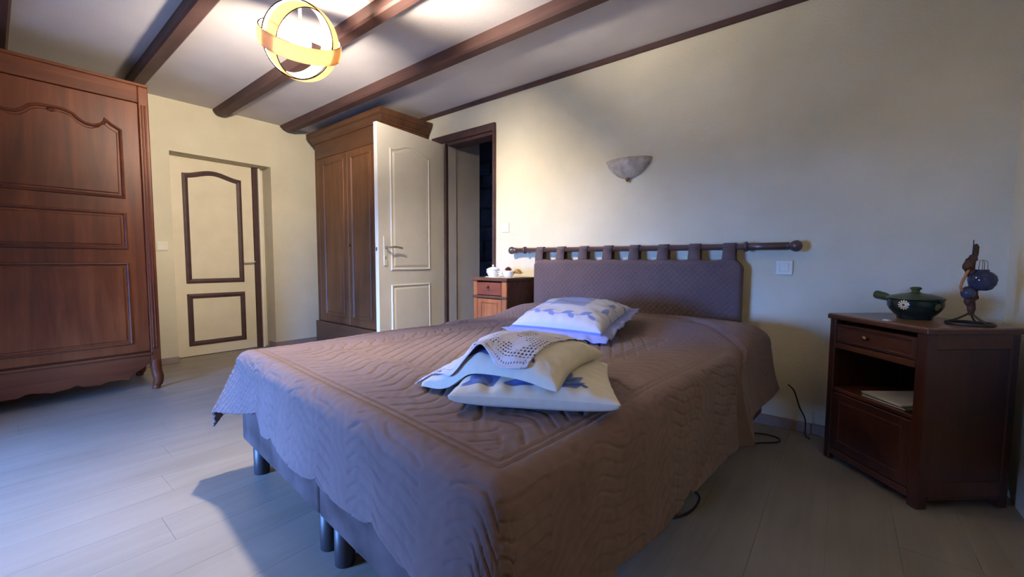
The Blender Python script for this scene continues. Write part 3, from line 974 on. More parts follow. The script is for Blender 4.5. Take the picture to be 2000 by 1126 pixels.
def casserole_flower(th, z, r, mat):
    bm = bmesh.new()
    rad = 0.1175
    for k in range(12):
        a = 2 * pi * k / 12
        pts = []
        for (rr, wd_) in ((0.25, -0.16), (0.9, -0.17), (1.0, 0), (0.9, 0.17), (0.25, 0.16)):
            aa = a + wd_ * (0.9 if rr > 0.5 else 2.0)
            du, dz = r * rr * cos(aa), r * rr * sin(aa)
            zc = z + dz
            rr_ = np.interp(zc, [0.026, 0.05, 0.068, 0.085, 0.098], [0.088, 0.108, 0.116, 0.117, 0.112]) + 0.0012
            ang = th + du / rad
            pts.append(bm.verts.new((rr_ * cos(ang), rr_ * sin(ang), zc)))
        bm.faces.new(pts)
    fo = from_bm('painted_daisy', bm, mat, cs)
    bm = bmesh.new()
    bmesh.ops.create_uvsphere(bm, u_segments=10, v_segments=6, radius=r * 0.22)
    bmesh.ops.translate(bm, verts=bm.verts[:], vec=(0.1185 * cos(th), 0.1185 * sin(th), z))
    from_bm('daisy_centre', bm, 'flower_eye', fo, smooth=True)


casserole_flower(radians(-78), 0.076, 0.026, 'petal')
casserole_flower(radians(-6), 0.070, 0.020, 'petal_green')

# tag of paper on the nightstand edge
bm = bmesh.new()
for k in range(5):
    add_box(bm, -0.011 + 0.004 * k, -0.008 + 0.005 * k, -0.006, 0.006 + 0.001 * k, 0.0, 0.004 + 0.002 * (k % 2), 0.0005)
add_box(bm, -0.012, 0.013, -0.007, 0.007, 0.0, 0.003, 0.001)
tag(from_bm('paper_scrap', bm, 'paper', None, on_nr(0.275, 0.012, rh + 0.001), (0, 0, ANG)), 'tiny crumpled white scrap on the nightstand front edge', 'paper')

# small oil lamp ornament
ol = tag(empty('oil_lamp', on_nr(0.385, 0.245, rh)), 'small ornamental oil lamp with blue globe on a wire ring base', 'lamp')
ol.scale = (0.68, 0.68, 0.94)
ol.rotation_euler = (0, 0, radians(38))       # local x to the right of the viewer
bm = bmesh.new()
R_ = 0.098
add_tube(bm, [(R_ * cos(t), R_ * sin(t), 0.0065) for t in np.linspace(0, 2 * pi, 41)], 0.006, 8, False)
from_bm('ring_base', bm, 'iron', ol, smooth=True)
for k in range(3):
    a = 2 * pi * k / 3 - pi / 2
    tube('prong', catmull([(R_ * cos(a), R_ * sin(a), 0.010), (R_ * 0.5 * cos(a), R_ * 0.5 * sin(a), 0.026), (0.004 * cos(a), 0.004 * sin(a), 0.05)], 5), 0.0045, 'iron', ol)


def gnarl(name, pts, rads, mat, parent, seg=12, amp=0.25, seed=1):
    rnd = random.Random(seed)
    P = catmull(pts, 6)
    rr = list(np.interp(np.linspace(0, 1, len(P)), np.linspace(0, 1, len(rads)), rads))
    rr = [r * (1 + amp * (rnd.random() - 0.5)) for r in rr]
    return tube(name, P, rr, mat, parent, seg)


gnarl('stem', [(0.0, 0, 0.04), (0.002, 0, 0.075), (-0.006, 0.0, 0.10), (-0.002, 0, 0.135), (0.008, 0, 0.165), (0.0, 0.0, 0.20), (-0.012, 0.012, 0.235), (-0.008, 0.012, 0.275)],
      [0.013, 0.018, 0.020, 0.026, 0.024, 0.022, 0.022, 0.020], 'driftwood', ol, seed=2)
gnarl('knot', [(-0.020, 0, 0.085), (-0.022, 0, 0.105), (-0.008, 0, 0.112)], [0.010, 0.019, 0.012], 'driftwood', ol, seed=3)
gnarl('knot', [(0.012, 0, 0.112), (0.026, 0, 0.118), (0.034, 0, 0.124)], [0.014, 0.012, 0.004], 'driftwood', ol, seed=4)
gnarl('knot', [(-0.046, 0.01, 0.238), (-0.030, 0.01, 0.246), (-0.012, 0.01, 0.262), (-0.004, 0.008, 0.29)], [0.010, 0.019, 0.020, 0.013], 'driftwood', ol, seed=5)
lathe('globe', [(0.0, -0.040), (0.022, -0.040), (0.040, -0.034), (0.056, -0.014), (0.0605, 0.004), (0.056, 0.020), (0.040, 0.034), (0.026, 0.038), (0.026, 0.046), (0.018, 0.046), (0, 0.044)], 'blue_glass', ol, (0.022, -0.028, 0.186), 32)
lathe('small_globe', [(0.0, -0.026), (0.014, -0.025), (0.026, -0.016), (0.032, 0.0), (0.028, 0.014), (0.016, 0.023), (0.012, 0.026), (0.006, 0.026), (0, 0.025)], 'blue_glass', ol, (-0.036, -0.012, 0.136), 24)
tube('rope_loop', catmull([(-0.014, 0.006, 0.245), (-0.038, 0.0, 0.215), (-0.064, -0.004, 0.182), (-0.072, -0.004, 0.158), (-0.060, -0.006, 0.146), (-0.044, -0.008, 0.150)], 6), 0.0065, 'rope', ol)
bm = bmesh.new()
for k in range(4):
    a = 2 * pi * k / 4 + 0.5
    add_tube(bm, [(0.022 + 0.018 * cos(a), -0.028 + 0.018 * sin(a), 0.230), (0.022 + 0.016 * cos(a), -0.028 + 0.016 * sin(a), 0.262), (0.018 + 0.008 * cos(a), -0.024 + 0.008 * sin(a), 0.272)], 0.0016, 6)
from_bm('wire_cage', bm, 'brass', ol, smooth=True)
gnarl('finial', [(0.0, 0.006, 0.272), (0.006, 0.004, 0.30), (0.008, 0.004, 0.325), (0.006, 0.003, 0.338)], [0.017, 0.013, 0.012, 0.004], 'driftwood', ol, seed=6)
tube('spike', [(-0.006, 0.004, 0.28), (-0.010, 0.003, 0.355)], [0.005, 0.002], 'iron', ol)

# ------------------------------------------------------------------ bed
BX, BY, BROT = -2.045, 0.658, atan2(-0.077, 0.997)
BW, BL = 1.60, 1.96
bed = tag(empty('bed', (BX, BY, 0), BROT), 'double bed on two dark suede bases with round dark legs', 'bed')
for x0, x1 in ((0.0, 0.810), (0.814, BW)):
    box('bed_base', x0, x1, 0.0, BL, 0.160, 0.345, 'suede', bed, 0.012, 3)
    box('mattress', x0 + 0.012, x1 - (0.012 if x1 > 1 else 0.001), 0.012, BL, 0.347, 0.535, 'mattress', bed, 0.04, 3)
    for xx in (x0 + 0.042, x1 - 0.062):
        for yy in (0.060, BL - 0.09):
            lathe('leg', [(0, 0.0), (0.029, 0.0), (0.031, 0.003), (0.031, 0.161), (0, 0.161)], 'leg', bed, (xx, yy, 0.0), 24)

# ---- quilt: a cloth grid unrolled over the bed, stitched with real relief
Lo, Fo = 0.34, 0.292
rr = 0.055
x0i, x1i, y0i = rr - 0.022, BW - rr + 0.010, rr - 0.022       # inner rectangle
ns, ntt = 470, 440
s = np.linspace(-Lo, BW + 0.44, ns)
t = np.linspace(-Fo - 0.02, 1.99, ntt)
S, Tt = np.meshgrid(s, t, indexing='ij')
S0, T0 = S.copy(), Tt.copy()
# scalloped hem along the foot
cusps = np.array([-0.30, 0.315, 0.47, 0.89, 1.20, 1.55, 1.9, 2.2])


def scallop(v):
    i = np.clip(np.searchsorted(cusps, v) - 1, 0, len(cusps) - 2)
    a = (v - cusps[i]) / (cusps[i + 1] - cusps[i])
    return np.sqrt(np.clip(1 - (2 * a - 1) ** 2, 0, 1))


fo_s = 0.222 + 0.036 * scallop(S)
fo_s = np.where(S < 0.315, 0.185 + 0.075 * np.clip(1 - S / 0.315, 0, 1) ** 0.8, fo_s)
fo_s = np.where((S >= 0.315) & (S < 0.40), 0.185 + (fo_s - 0.185) * np.clip((S - 0.315) / 0.05, 0, 1), fo_s)
Tt = np.where(Tt < 0, Tt * fo_s / (Fo + 0.02), Tt)
ro_t = 0.345 + 0.02 * scallop(T0 * 0.9 + 0.1)
ro_t = np.where(T0 > 1.40, 0.25 + 0.105 * np.clip((1.46 - T0) / 0.06, 0, 1), ro_t)
S = np.where(S > BW, BW + (S - BW) * ro_t / 0.44, S)
lo_t = 0.20 + 0.03 * scallop(T0 * 0.9 + 0.2)
S = np.where(S < 0, S * lo_t / Lo, S)
dx = np.where(S < x0i, S - x0i, np.where(S > x1i, S - x1i, 0.0))
dy = np.where(Tt < y0i, Tt - y0i, 0.0)
d = np.hypot(dx, dy)
nxv = np.where(d > 1e-9, dx / np.maximum(d, 1e-9), 0)
nyv = np.where(d > 1e-9, dy / np.maximum(d, 1e-9), 0)
bx = np.clip(S, x0i, x1i)
by = np.clip(Tt, y0i, None)
corner = 2 * np.abs(nxv * nyv)
fF = 0.07 + 0.33 * np.clip(1 - S0 / 0.33, 0, 1) ** 1.2
fL = 0.08 + 0.32 * np.clip(1 - T0 / 0.45, 0, 1) ** 1.2
flare = np.where((S0 < 0) & (T0 < 0), 0.40, np.where(T0 < 0, fF, np.where(S0 < 0, fL, 0.02)))
flare = np.where((S0 > BW) & (T0 > 1.40), 0.20, flare)
flare = np.where((S0 > 0.8) & (T0 < 0), 0.07 + 0.03 * corner, flare)
arc = rr * pi / 2
out = np.where(d < arc, rr * np.sin(np.minimum(d, arc) / rr), rr + flare * (d - arc))
drop = np.where(d < arc, rr * (1 - np.cos(np.minimum(d, arc) / rr)), rr + np.sqrt(1 - np.minimum(flare, 0.8) ** 2) * (d - arc))
# soft waves in the hanging part
hang = np.clip((d - 0.10) / 0.25, 0, 1)
out = out + hang * (0.010 * np.sin(S0 * 9 + 1.0) + 0.006 * np.sin(T0 * 11))
zt = 0.556
# pillows under the cloth at the head, tucked in along a soft crease
t_c = 1.93 - 0.5 * ((S0 - 0.95) / 0.75) ** 2
hump = np.clip((T0 - 1.50) / 0.30, 0, 1)
hump = hump * hump * (3 - 2 * hump)
side = np.clip(1 - (np.abs(S0 - BW / 2) - 0.70) / 0.22, 0, 1)
side = side * side * (3 - 2 * side)
tail = np.clip((2.03 - T0) / 0.12, 0, 1) * 0.6 + 0.4
hz = 0.060 * hump * side * tail
step = np.clip((T0 - t_c) / 0.006, 0, 1)
hz = hz + 0.017 * step - 0.006 * np.exp(-((T0 - t_c + 0.012) / 0.012) ** 2)
out = out + 0.012 * step * np.clip(d / 0.05, 0, 1)
crown = 0.010 * np.sin(np.clip(S0 / BW, 0, 1) * pi) * np.clip(T0 / 0.3, 0, 1)
X = bx + nxv * out
Y = by + nyv * out
Z = zt - drop + hz * np.clip(1 - drop * 6, 0, 1) + crown + 0.003 * np.sin(S0 * 7 + T0 * 3) * (d < 0.05) + 0.004 * np.sin(S0 * 4.1 - T0 * 6.3)
Z = np.where((S0 > BW + 0.1) | (T0 < -0.1), np.maximum(Z, 0.012), Z)
V = np.stack([X, Y, Z], -1)


# stitching: distance to stitch lines in unrolled cloth coordinates
def lined(f, period):
    """distance from the nearest line f = k * period"""
    return np.abs((f / period + 0.5) % 1.0 - 0.5) * period


def groove(dist, w=0.0040):
    return np.exp(-(dist / w) ** 2)


edge_t = T0                        # distance from foot edge
edge_s = np.minimum(S0, BW - S0)
e_in = np.minimum(edge_t, edge_s)
G = np.zeros_like(S0)
centre = (T0 > 0.36) & (edge_s > 0.30) & (T0 < 1.50)
f1 = (S0 * 0.83 + T0 * 0.56) + 0.010 * np.sin(9 * (T0 * 0.8 - S0 * 0.5))
G = np.maximum(G, groove(lined(f1, 0.052)) * centre)
# wavy feathered band round the centre
band = (~centre) & (e_in > 0.05) & (T0 < 1.50)
rad_s = np.where(edge_t < edge_s, S0, T0)
f2 = rad_s + 0.035 * np.sin(e_in * 26) + 0.012 * np.sin(rad_s * 21)
G = np.maximum(G, groove(lined(f2, 0.062)) * band * (e_in > 0.09) * (e_in < 0.32))
for e0 in (0.055, 0.075, 0.335, 0.355):
    G = np.maximum(G, groove(np.abs(e_in - e0)) * (T0 < 1.50))
# drape: vines of concentric waves
dr_ = (e_in < 0.02)
f3 = e_in + 0.030 * np.sin(rad_s * 15.0) + 0.014 * np.sin(rad_s * 31 + 1.3)
G = np.maximum(G, groove(lined(f3, 0.048)) * dr_ * (np.sin(rad_s * 15 + 2.0) > -0.75))
# small check at the foot-left corner
ck = (S0 < 0.26) & (T0 < 0.0) & (T0 - S0 * 0.6 < -0.06) | (S0 < 0.02) & (T0 < 0.3)
G = np.where(ck, np.maximum(groove(lined(S0 - 0.5 * T0, 0.028), 0.0045), groove(lined(T0 + 0.3 * S0, 0.028), 0.0045)), G)
# head end: fine diamonds
hd_ = (T0 >= 1.50)
G = np.where(hd_, 0.5 * np.maximum(groove(lined(S0 + T0, 0.035)), groove(lined(S0 - T0, 0.035))), G)
gs, gt = np.gradient(V, axis=0), np.gradient(V, axis=1)
nn = np.cross(gs, gt)
nn /= np.maximum(np.linalg.norm(nn, axis=-1, keepdims=True), 1e-9)
puff = 0.0016 * np.sin(S0 * 95 + 2 * np.sin(T0 * 40)) * np.sin(T0 * 88 + 2 * np.sin(S0 * 37))
V2 = V + nn * (0.0006 + puff * 0.6 - 0.0046 * G)[..., None]
me = grid_mesh('quilt', V2)
qo = link_obj('quilt', me, 'quilt', None, (BX, BY, 0), (0, 0, BROT))
sm = qo.modifiers.new('thickness', 'SOLIDIFY')
sm.thickness = 0.008
sm.offset = -1.0
tag(qo, 'large stitched mauve-brown quilt with scalloped hem over the bed', 'quilt')


def bedpt(u, v, z):
    return (BX + u * cos(BROT) - v * sin(BROT), BY + u * sin(BROT) + v * cos(BROT), z)


# ------------------------------------------------------------------ headboard cushion on its rod
RZ, RY = 1.040, 2.735
rod = tag(empty('curtain_rod', (-1.2, RY, RZ)), 'dark bronze rod with ball ends carrying the headboard cushion', 'rod')
bm = bmesh.new()
add_tube(bm, [(-0.945, 0, 0), (0.755, 0, 0), (0.757, 0, 0), (0.96, 0, 0)], [0.0185, 0.0185, 0.0215, 0.0215], 16)
from_bm('pole', bm, 'rod', rod, smooth=True)
for s_, xe in ((-1, -0.945), (1, 0.96)):
    lathe('finial', [(0.019, 0.0), (0.022, 0.006), (0.022, 0.014), (0.017, 0.018), (0.022, 0.024), (0.030, 0.038), (0.032, 0.050), (0.028, 0.064), (0.016, 0.074), (0, 0.078)], 'rod', rod, (xe - s_ * 0.012, 0, 0), 24, (0, s_ * pi / 2, 0))
for xr in (-0.845, 0.755):
    bk = lathe('bracket', [(0.018, -0.010), (0.028, -0.009), (0.030, 0.0), (0.028, 0.009), (0.018, 0.010)], 'rod', rod, (xr, 0, 0), 20, (0, pi / 2, 0))
    bm = bmesh.new()
    add_tube(bm, [(0, 0.02, 0), (0, YW - RY - 0.0085, 0), (0, YW - RY - 0.008, 0), (0, YW - RY - 0.001, 0)], [0.008, 0.008, 0.022, 0.022], 14)
    from_bm('bracket_arm', bm, 'rod', rod, (xr, 0, 0), smooth=True)

hx0, hx1, hz0, hz1 = -1.936, -0.452, 0.50, 0.970
hbd = tag(empty('headboard_cushion', ((hx0 + hx1) / 2, 2.722, 0)), 'quilted mauve-brown headboard cushion hanging by tabs from the rod', 'headboard')
hwid = (hx1 - hx0) / 2
# cushion body: grid on front, closed by a back
nu, nv_ = 300, 110
uu = np.linspace(-1, 1, nu)
vv = np.linspace(0, 1, nv_)
U, W_ = np.meshgrid(uu, vv, indexing='ij')
xg = U * hwid
zg = hz0 + (hz1 - hz0) * W_
tabx = [-0.690 + i * 1.355 / 7 for i in range(8)]
sag = np.zeros_like(U)
dt = np.min(np.abs(xg[..., None] - np.array(tabx)), -1)
sag = 0.012 * np.clip(dt / 0.1, 0, 1) ** 1.5
rc = 0.065
cornerdrop = np.where(np.abs(xg) > hwid - rc, rc - np.sqrt(np.clip(rc ** 2 - (np.abs(xg) - (hwid - rc)) ** 2, 0, None)), 0)
ztop = hz1 - sag - cornerdrop
zg = hz0 + (ztop - hz0) * W_
edge = np.minimum(np.minimum((hwid - np.abs(xg)), ztop - zg), 1)
th = 0.030 * np.sqrt(np.clip(1 - (1 - np.clip(edge / 0.035, 0, 1)) ** 2, 0, 1))
qd = np.maximum(groove(lined(xg + zg * 1.0, 0.036), 0.003), groove(lined(xg - zg * 1.0, 0.036), 0.003))
qd *= (edge > 0.02)
front = np.stack([xg, -th + 0.0045 * qd + 0.002 * np.sin(xg * 9), zg], -1)
back = np.stack([xg, 0.024 + 0 * th, zg], -1)
me = grid_mesh('cushion', np.concatenate([front, back[::-1]], 0))
co = link_obj('cushion', me, 'headcloth', hbd)
for i, xt in enumerate(tabx):
    xl = xt
    bm = bmesh.new()
    prof = []
    pathp = [(-0.010, hz1 - 0.03), (-0.020, hz1 + 0.01), (-0.007, RZ - 0.002)]
    for k in range(9):
        a = pi + pi * -k / 8
        pathp.append((0.013 + 0.0225 * cos(a), RZ + 0.0225 * sin(a)))
    pathp += [(0.034, hz1 + 0.01), (0.020, hz1 - 0.03)]
    wtab = 0.033
    rows = []
    for (yy, z_) in pathp:
        wv = wtab * (1 + 0.25 * max(0, (hz1 + 0.02 - z_) / 0.05))
        rows.append([bm.verts.new((xl - wv, yy, z_)), bm.verts.new((xl + wv, yy, z_))])
    for a, b_ in zip(rows, rows[1:]):
        bm.faces.new((a[0], a[1], b_[1], b_[0]))
    tb = from_bm('tab', bm, 'headcloth', hbd, smooth=True)
    so = tb.modifiers.new('thickness', 'SOLIDIFY')
    so.thickness = 0.004
    so.offset = 0


# ------------------------------------------------------------------ pillows
def pillow(name, w, h, th, seed, paint, flange=0.0, nres=120, p=3.0, wr=0.004, flat_bottom=True, pinch=0.06):
    """closed pillow mesh (top + bottom grids) centred on the origin, resting on z = 0; paint(u, v, top) -> rgb in [-1,1]^2"""
    rnd = np.random.RandomState(seed)
    a = np.linspace(-1, 1, nres)
    U, V_ = np.meshgrid(a, a, indexing='ij')
    shp = np.clip(1 - np.abs(U) ** p, 0, 1) ** 0.5 * np.clip(1 - np.abs(V_) ** p, 0, 1) ** 0.5
    # edges drawn in between the corners
    xs_ = U * w / 2 * (1 - pinch * (1 - np.abs(V_) ** 2) * np.abs(U) ** 3)
    ys_ = V_ * h / 2 * (1 - pinch * (1 - np.abs(U) ** 2) * np.abs(V_) ** 3)
    wrk = np.zeros_like(U)
    for k_ in range(9):
        ang = rnd.rand() * pi
        fq = rnd.uniform(7, 26)
        ph = rnd.rand() * 6
        wrk += rnd.uniform(0.3, 1) / (fq / 6) * np.sin(fq * (U * cos(ang) + V_ * sin(ang)) + ph + 1.2 * np.sin(3 * U + ph))
    rim = np.clip(np.maximum(np.abs(U), np.abs(V_)) - 0.55, 0, 1) / 0.45
    gather = rim * 0.6 * (np.sin(26 * V_ + 3 * U) * (np.abs(U) > np.abs(V_)) + np.sin(24 * U + 2 * V_) * (np.abs(V_) >= np.abs(U)))
    top = th * 0.62 * shp + (wr * wrk * 0.55 + wr * gather) * np.clip(shp * 2.2, 0, 1)
    bot = -th * 0.38 * np.clip(shp * 2.2, 0, 1) ** (0.5 if flat_bottom else 1)
    zc = th * 0.38
    Vt = np.stack([xs_, ys_, zc + top], -1)
    Vb = np.stack([xs_, ys_, zc + bot], -1)
    full = np.concatenate([Vt, Vb[::-1][1:]], 0)
    me = grid_mesh(name, full)
    cols = np.ones((full.shape[0], full.shape[1], 4), np.float32)
    ct = paint(U, V_, True)
    cb = paint(U, V_, False)
    cols[:nres, :, :3] = ct
    cols[nres:, :, :3] = cb[::-1][1:]
    at = me.color_attributes.new('print', 'FLOAT_COLOR', 'POINT')
    at.data.foreach_set('color', cols.reshape(-1))
    me.materials.append(MAT['print'])
    return me, (U, V_, xs_, ys_, zc + top)


def lin(r, g, b):
    return np.array(srgb(r, g, b)[:3])


def blend(base, mask, col):
    m_ = np.clip(mask, 0, 1)[..., None]
    return base * (1 - m_) + col * m_


def leaf_mask(U, V, cx, cy, ang, ln, wd_, soft=0.012):
    """pointed leaf: base at (cx, cy), pointing along ang"""
    c, s_ = cos(ang), sin(ang)
    a = ((U - cx) * c + (V - cy) * s_) / ln
    b_ = (-(U - cx) * s_ + (V - cy) * c)
    half = wd_ * np.sin(np.clip(a, 0, 1) * pi) ** 0.8
    return np.where((a > 0) & (a < 1), np.clip((half - np.abs(b_)) / soft, 0, 1), 0)


def stroke(U, V, pts, wd_, soft=0.012):
    m_ = np.zeros_like(U)
    for (a, b_), (c, d_) in zip(pts, pts[1:]):
        L2 = (c - a) ** 2 + (d_ - b_) ** 2
        tt = np.clip(((U - a) * (c - a) + (V - b_) * (d_ - b_)) / L2, 0, 1)
        ds = np.hypot(U - a - tt * (c - a), V - b_ - tt * (d_ - b_))
        m_ = np.maximum(m_, np.clip((wd_ - ds) / soft, 0, 1))
    return m_


def paint_blueflower(U, V, top):
    base = np.ones(U.shape + (3,)) * lin(214, 210, 196)
    nz = 0.5 + 0.5 * np.sin(37 * U + 3 * np.sin(11 * V)) * np.sin(41 * V + 2 * np.sin(13 * U))
    base = base * (0.96 + 0.04 * nz[..., None])
    if not top:
        return base
    dark, mid = lin(58, 82, 150), lin(92, 118, 182)
    cut = (V > -0.86)                      # the print ends in a straight line along the near edge
    def put(b, m_, c):
        return blend(b, m_ * cut, c)
    # left spray
    for cx, cy, an, ln, wd_ in ((-0.52, -0.70, 2.75, 0.42, 0.17), (-0.50, -0.62, 2.35, 0.46, 0.16), (-0.56, -0.72, 3.1, 0.36, 0.12), (-0.50, -0.66, 1.9, 0.50, 0.11)):
        base = put(base, leaf_mask(U, V, cx, cy - 0.18, an, ln, wd_), mid)
        base = put(base, leaf_mask(U, V, cx, cy - 0.18, an + 0.05, ln * 0.9, wd_ * 0.55) * 0.7, dark)
    base = put(base, stroke(U, V, [(-0.50, -0.84), (-0.44, -0.63), (-0.36, -0.48)], 0.035), mid)
    # middle and right spray
    for cx, cy, an, ln, wd_ in ((0.12, -0.74, 2.9, 0.50, 0.16), (0.16, -0.70, 2.4, 0.50, 0.13), (0.30, -0.66, 1.2, 0.42, 0.08), (0.30, -0.66, 1.7, 0.40, 0.08), (0.30, -0.66, 0.75, 0.40, 0.08),
                                (0.30, -0.66, 2.2, 0.34, 0.07), (0.30, -0.66, 0.35, 0.34, 0.07), (0.02, -0.70, 0.15, 0.55, 0.12)):
        base = put(base, leaf_mask(U, V, cx, cy - 0.18, an, ln, wd_), mid)
        base = put(base, leaf_mask(U, V, cx, cy - 0.18, an + 0.06, ln * 0.85, wd_ * 0.5) * 0.75, dark)
    base = put(base, stroke(U, V, [(-0.22, -0.76), (-0.08, -0.54), (0.10, -0.42), (0.22, -0.40)], 0.03), mid)
    base = put(base, stroke(U, V, [(0.45, -0.78), (0.56, -0.76), (0.62, -0.84)], 0.03), dark)
    return base


def paint_blue(U, V, top):
    base = np.ones(U.shape + (3,)) * lin(202, 204, 218)
    if not top:
        return np.ones(U.shape + (3,)) * lin(142, 152, 212)
    blue, pale = lin(122, 142, 208), lin(140, 154, 204)
    sq = np.clip((0.44 - np.maximum(np.abs(U + 0.02), np.abs(V - 0.22) * 0.95)) / 0.06, 0, 1)
    base = blend(base, sq, pale)
    for (cx, cy, an) in ((-0.78, -0.62, 0.55), (-0.42, -0.68, 0.45), (0.02, -0.70, 0.5), (0.44, -0.68, 0.7), (0.80, -0.30, 1.3), (0.82, 0.15, 1.5), (0.78, 0.6, 1.7), (-0.82, -0.1, 1.2), (-0.8, 0.4, 1.5)):
        base = blend(base, leaf_mask(U, V, cx, cy, an, 0.30, 0.075), blue)
        base = blend(base, leaf_mask(U, V, cx + 0.16, cy + 0.06, an - 1.3, 0.26, 0.065), blue)
        base = blend(base, stroke(U, V, [(cx - 0.14, cy - 0.03), (cx, cy), (cx + 0.14, cy + 0.05)], 0.02), blue)
    return base


ZQ = 0.570      # top of the quilt in the middle of the bed
# lower white cushion
W1, H1 = 0.44, 0.41
meA, gA = pillow('pillow', W1, H1, 0.082, 11, paint_blueflower, wr=0.005, p=2.5)
ANA = BROT + 0.60
pa = link_obj('pillow', meA, None, None, bedpt(1.315, 0.452, ZQ), (0, 0, ANA))
tag(pa, 'lower white cushion printed with blue flowers, bottom of the pile', 'pillow')


def top_of(grid, x, y, w, h):
    U_, V__, xs_, ys_, zs_ = grid
    n_ = zs_.shape[0]
    iu = np.clip((x / (w / 2) + 1) / 2 * (n_ - 1), 0, n_ - 1.001)
    iv = np.clip((y / (h / 2) + 1) / 2 * (n_ - 1), 0, n_ - 1.001)
    i0, j0 = iu.astype(int), iv.astype(int)
    fu, fv = iu - i0, iv - j0
    return (zs_[i0, j0] * (1 - fu) * (1 - fv) + zs_[i0 + 1, j0] * fu * (1 - fv) + zs_[i0, j0 + 1] * (1 - fu) * fv + zs_[i0 + 1, j0 + 1] * fu * fv)


# upper white cushion: slumps over the lower one, its left end down on the quilt
W2, H2 = 0.44, 0.38
ANB = BROT + 0.24
CB = Vector(bedpt(1.235, 0.440, ZQ))
meB, gB = pillow('pillow', W2, H2, 0.074, 23, paint_blueflower, wr=0.004, p=2.1)
co_ = np.empty(len(meB.vertices) * 3, np.float32)
meB.vertices.foreach_get('co', co_)
co_ = co_.reshape(-1, gB[2].shape[1], 3).astype(float)
nB = gB[2].shape[0]
topB = co_[:nB].copy()
botB = np.concatenate([co_[nB:][::-1], topB[-1:]], 0)
wxB = CB.x + topB[..., 0] * cos(ANB) - topB[..., 1] * sin(ANB) - pa.location.x
wyB = CB.y + topB[..., 0] * sin(ANB) + topB[..., 1] * cos(ANB) - pa.location.y
axB = wxB * cos(ANA) + wyB * sin(ANA)
ayB = -wxB * sin(ANA) + wyB * cos(ANA)
hA = top_of(gA, axB, ayB, W1, H1) * 0.97 + 0.003
inside = np.clip((1.0 - np.maximum(np.abs(axB) / (W1 / 2), np.abs(ayB) / (H1 / 2))) / 0.10, 0, 1)
sup = np.where(inside > 0, hA * inside, 0.0)
hard = sup.copy()
for _ in range(160):
    q = np.pad(sup, 1, mode='edge')
    sup = np.maximum((q[:-2, 1:-1] + q[2:, 1:-1] + q[1:-1, :-2] + q[1:-1, 2:]) / 4, hard)
thickB = topB[..., 2] - botB[..., 2]
plane = 0.050 * np.clip((topB[..., 0] + 0.15) / 0.25, 0, 1) ** 1.2
nbot = np.maximum(sup, plane) + 0.001 + 0.5 * (botB[..., 2])
for _ in range(60):
    q = np.pad(nbot, 1, mode='edge')
    nbot = np.maximum((q[:-2, 1:-1] + q[2:, 1:-1] + q[1:-1, :-2] + q[1:-1, 2:]) / 4, hard)
ntop = nbot + thickB
topB[..., 2], botB[..., 2] = ntop, nbot
full = np.concatenate([topB, botB[::-1][1:]], 0)
meB.vertices.foreach_set('co', full.reshape(-1).astype(np.float32))
meB.update()
gB = (gB[0], gB[1], gB[2], gB[3], ntop)
pb = link_obj('pillow', meB, None, None, CB[:], (0, 0, ANB))
tag(pb, 'upper white cushion half covered by crochet, on the lower one', 'pillow')

# crochet cover with real holes, lying on the upper cushion, blue lining below it
nxl, nyl = 150, 118
lw, ll = 0.46, 0.36
a = np.linspace(-1, 1, nxl + 1)
b_ = np.linspace(-1, 1, nyl + 1)
LU, LV = np.meshgrid(a, b_, indexing='ij')


lx = -0.232 + (LU + 1) / 2 * (0.150 + 0.232) + 0.02 * LV
yf = -0.176 - 0.012 * np.clip((LU + 0.2) / 1.2, 0, 1) + 0.012 * np.sin(LU * 7)      # slanting front edge
ly = yf + (LV + 1) / 2 * (0.175 - yf)
ztop = top_of(gB, np.clip(lx, -0.205, 0.205), np.clip(ly, -0.185, 0.172), W2, H2)
lift = 0.020 * np.exp(-((LU - 0.22) / 0.20) ** 2) * np.clip(-LV - 0.2, 0, 1) * 1.5
lz = ztop + 0.004 + lift - 0.55 * np.clip(-lx - 0.205, 0, 1) - 0.6 * np.clip(-ly - 0.185, 0, 1)
LVt = np.stack([lx, ly, lz], -1)
ii, jj = np.meshgrid(np.arange(nxl), np.arange(nyl), indexing='ij')
hole = np.zeros((nxl, nyl), bool)
cu, cv = ii / nxl, jj / nyl
lattice = (ii % 4 < 2) & (jj % 4 < 2)
fine = (ii % 2 == 0) & (jj % 2 == 0)
band1 = (jj > 8) & (jj < 52) & (np.sin(cu * 15) + np.sin(cv * 24 + cu * 7) > 0.35)
band2 = (ii > 104) & (jj > 8) & (np.sin(cv * 17) + np.cos(cu * 34) > 0.15)
band3 = (ii < 34) & (np.sin(cv * 24 + 1) > 0.25)
rowline = ((jj == 4) | (ii == nxl - 6)) & ((ii + jj) % 3 == 0)
hole = (lattice & (band1 | band2 | band3)) | rowline
hole |= fine & (jj > 56) & (np.sin(cu * 11 + 1) * np.sin(cv * 19) > 0.55)
cr = link_obj('crochet_cover', grid_mesh('crochet_cover', LVt, ~hole), 'lace', None, pb.location[:], pb.rotation_euler[:])
so = cr.modifiers.new('thickness', 'SOLIDIFY')
so.thickness = 0.0016
so.offset = 1
tag(cr, 'white crochet cover with small holes draped on the upper cushion', 'crochet cover')
kk = slice(2, -2)
lining = np.stack([lx, ly, lz - 0.0022], -1)[2:-1:2, 2:-1:2]
li = link_obj('lining', grid_mesh('lining', lining), 'blue_cotton', cr)
so = li.modifiers.new('thickness', 'SOLIDIFY')
so.thickness = 0.0008
so.offset = -1
tag(li, 'dark blue cotton lining')

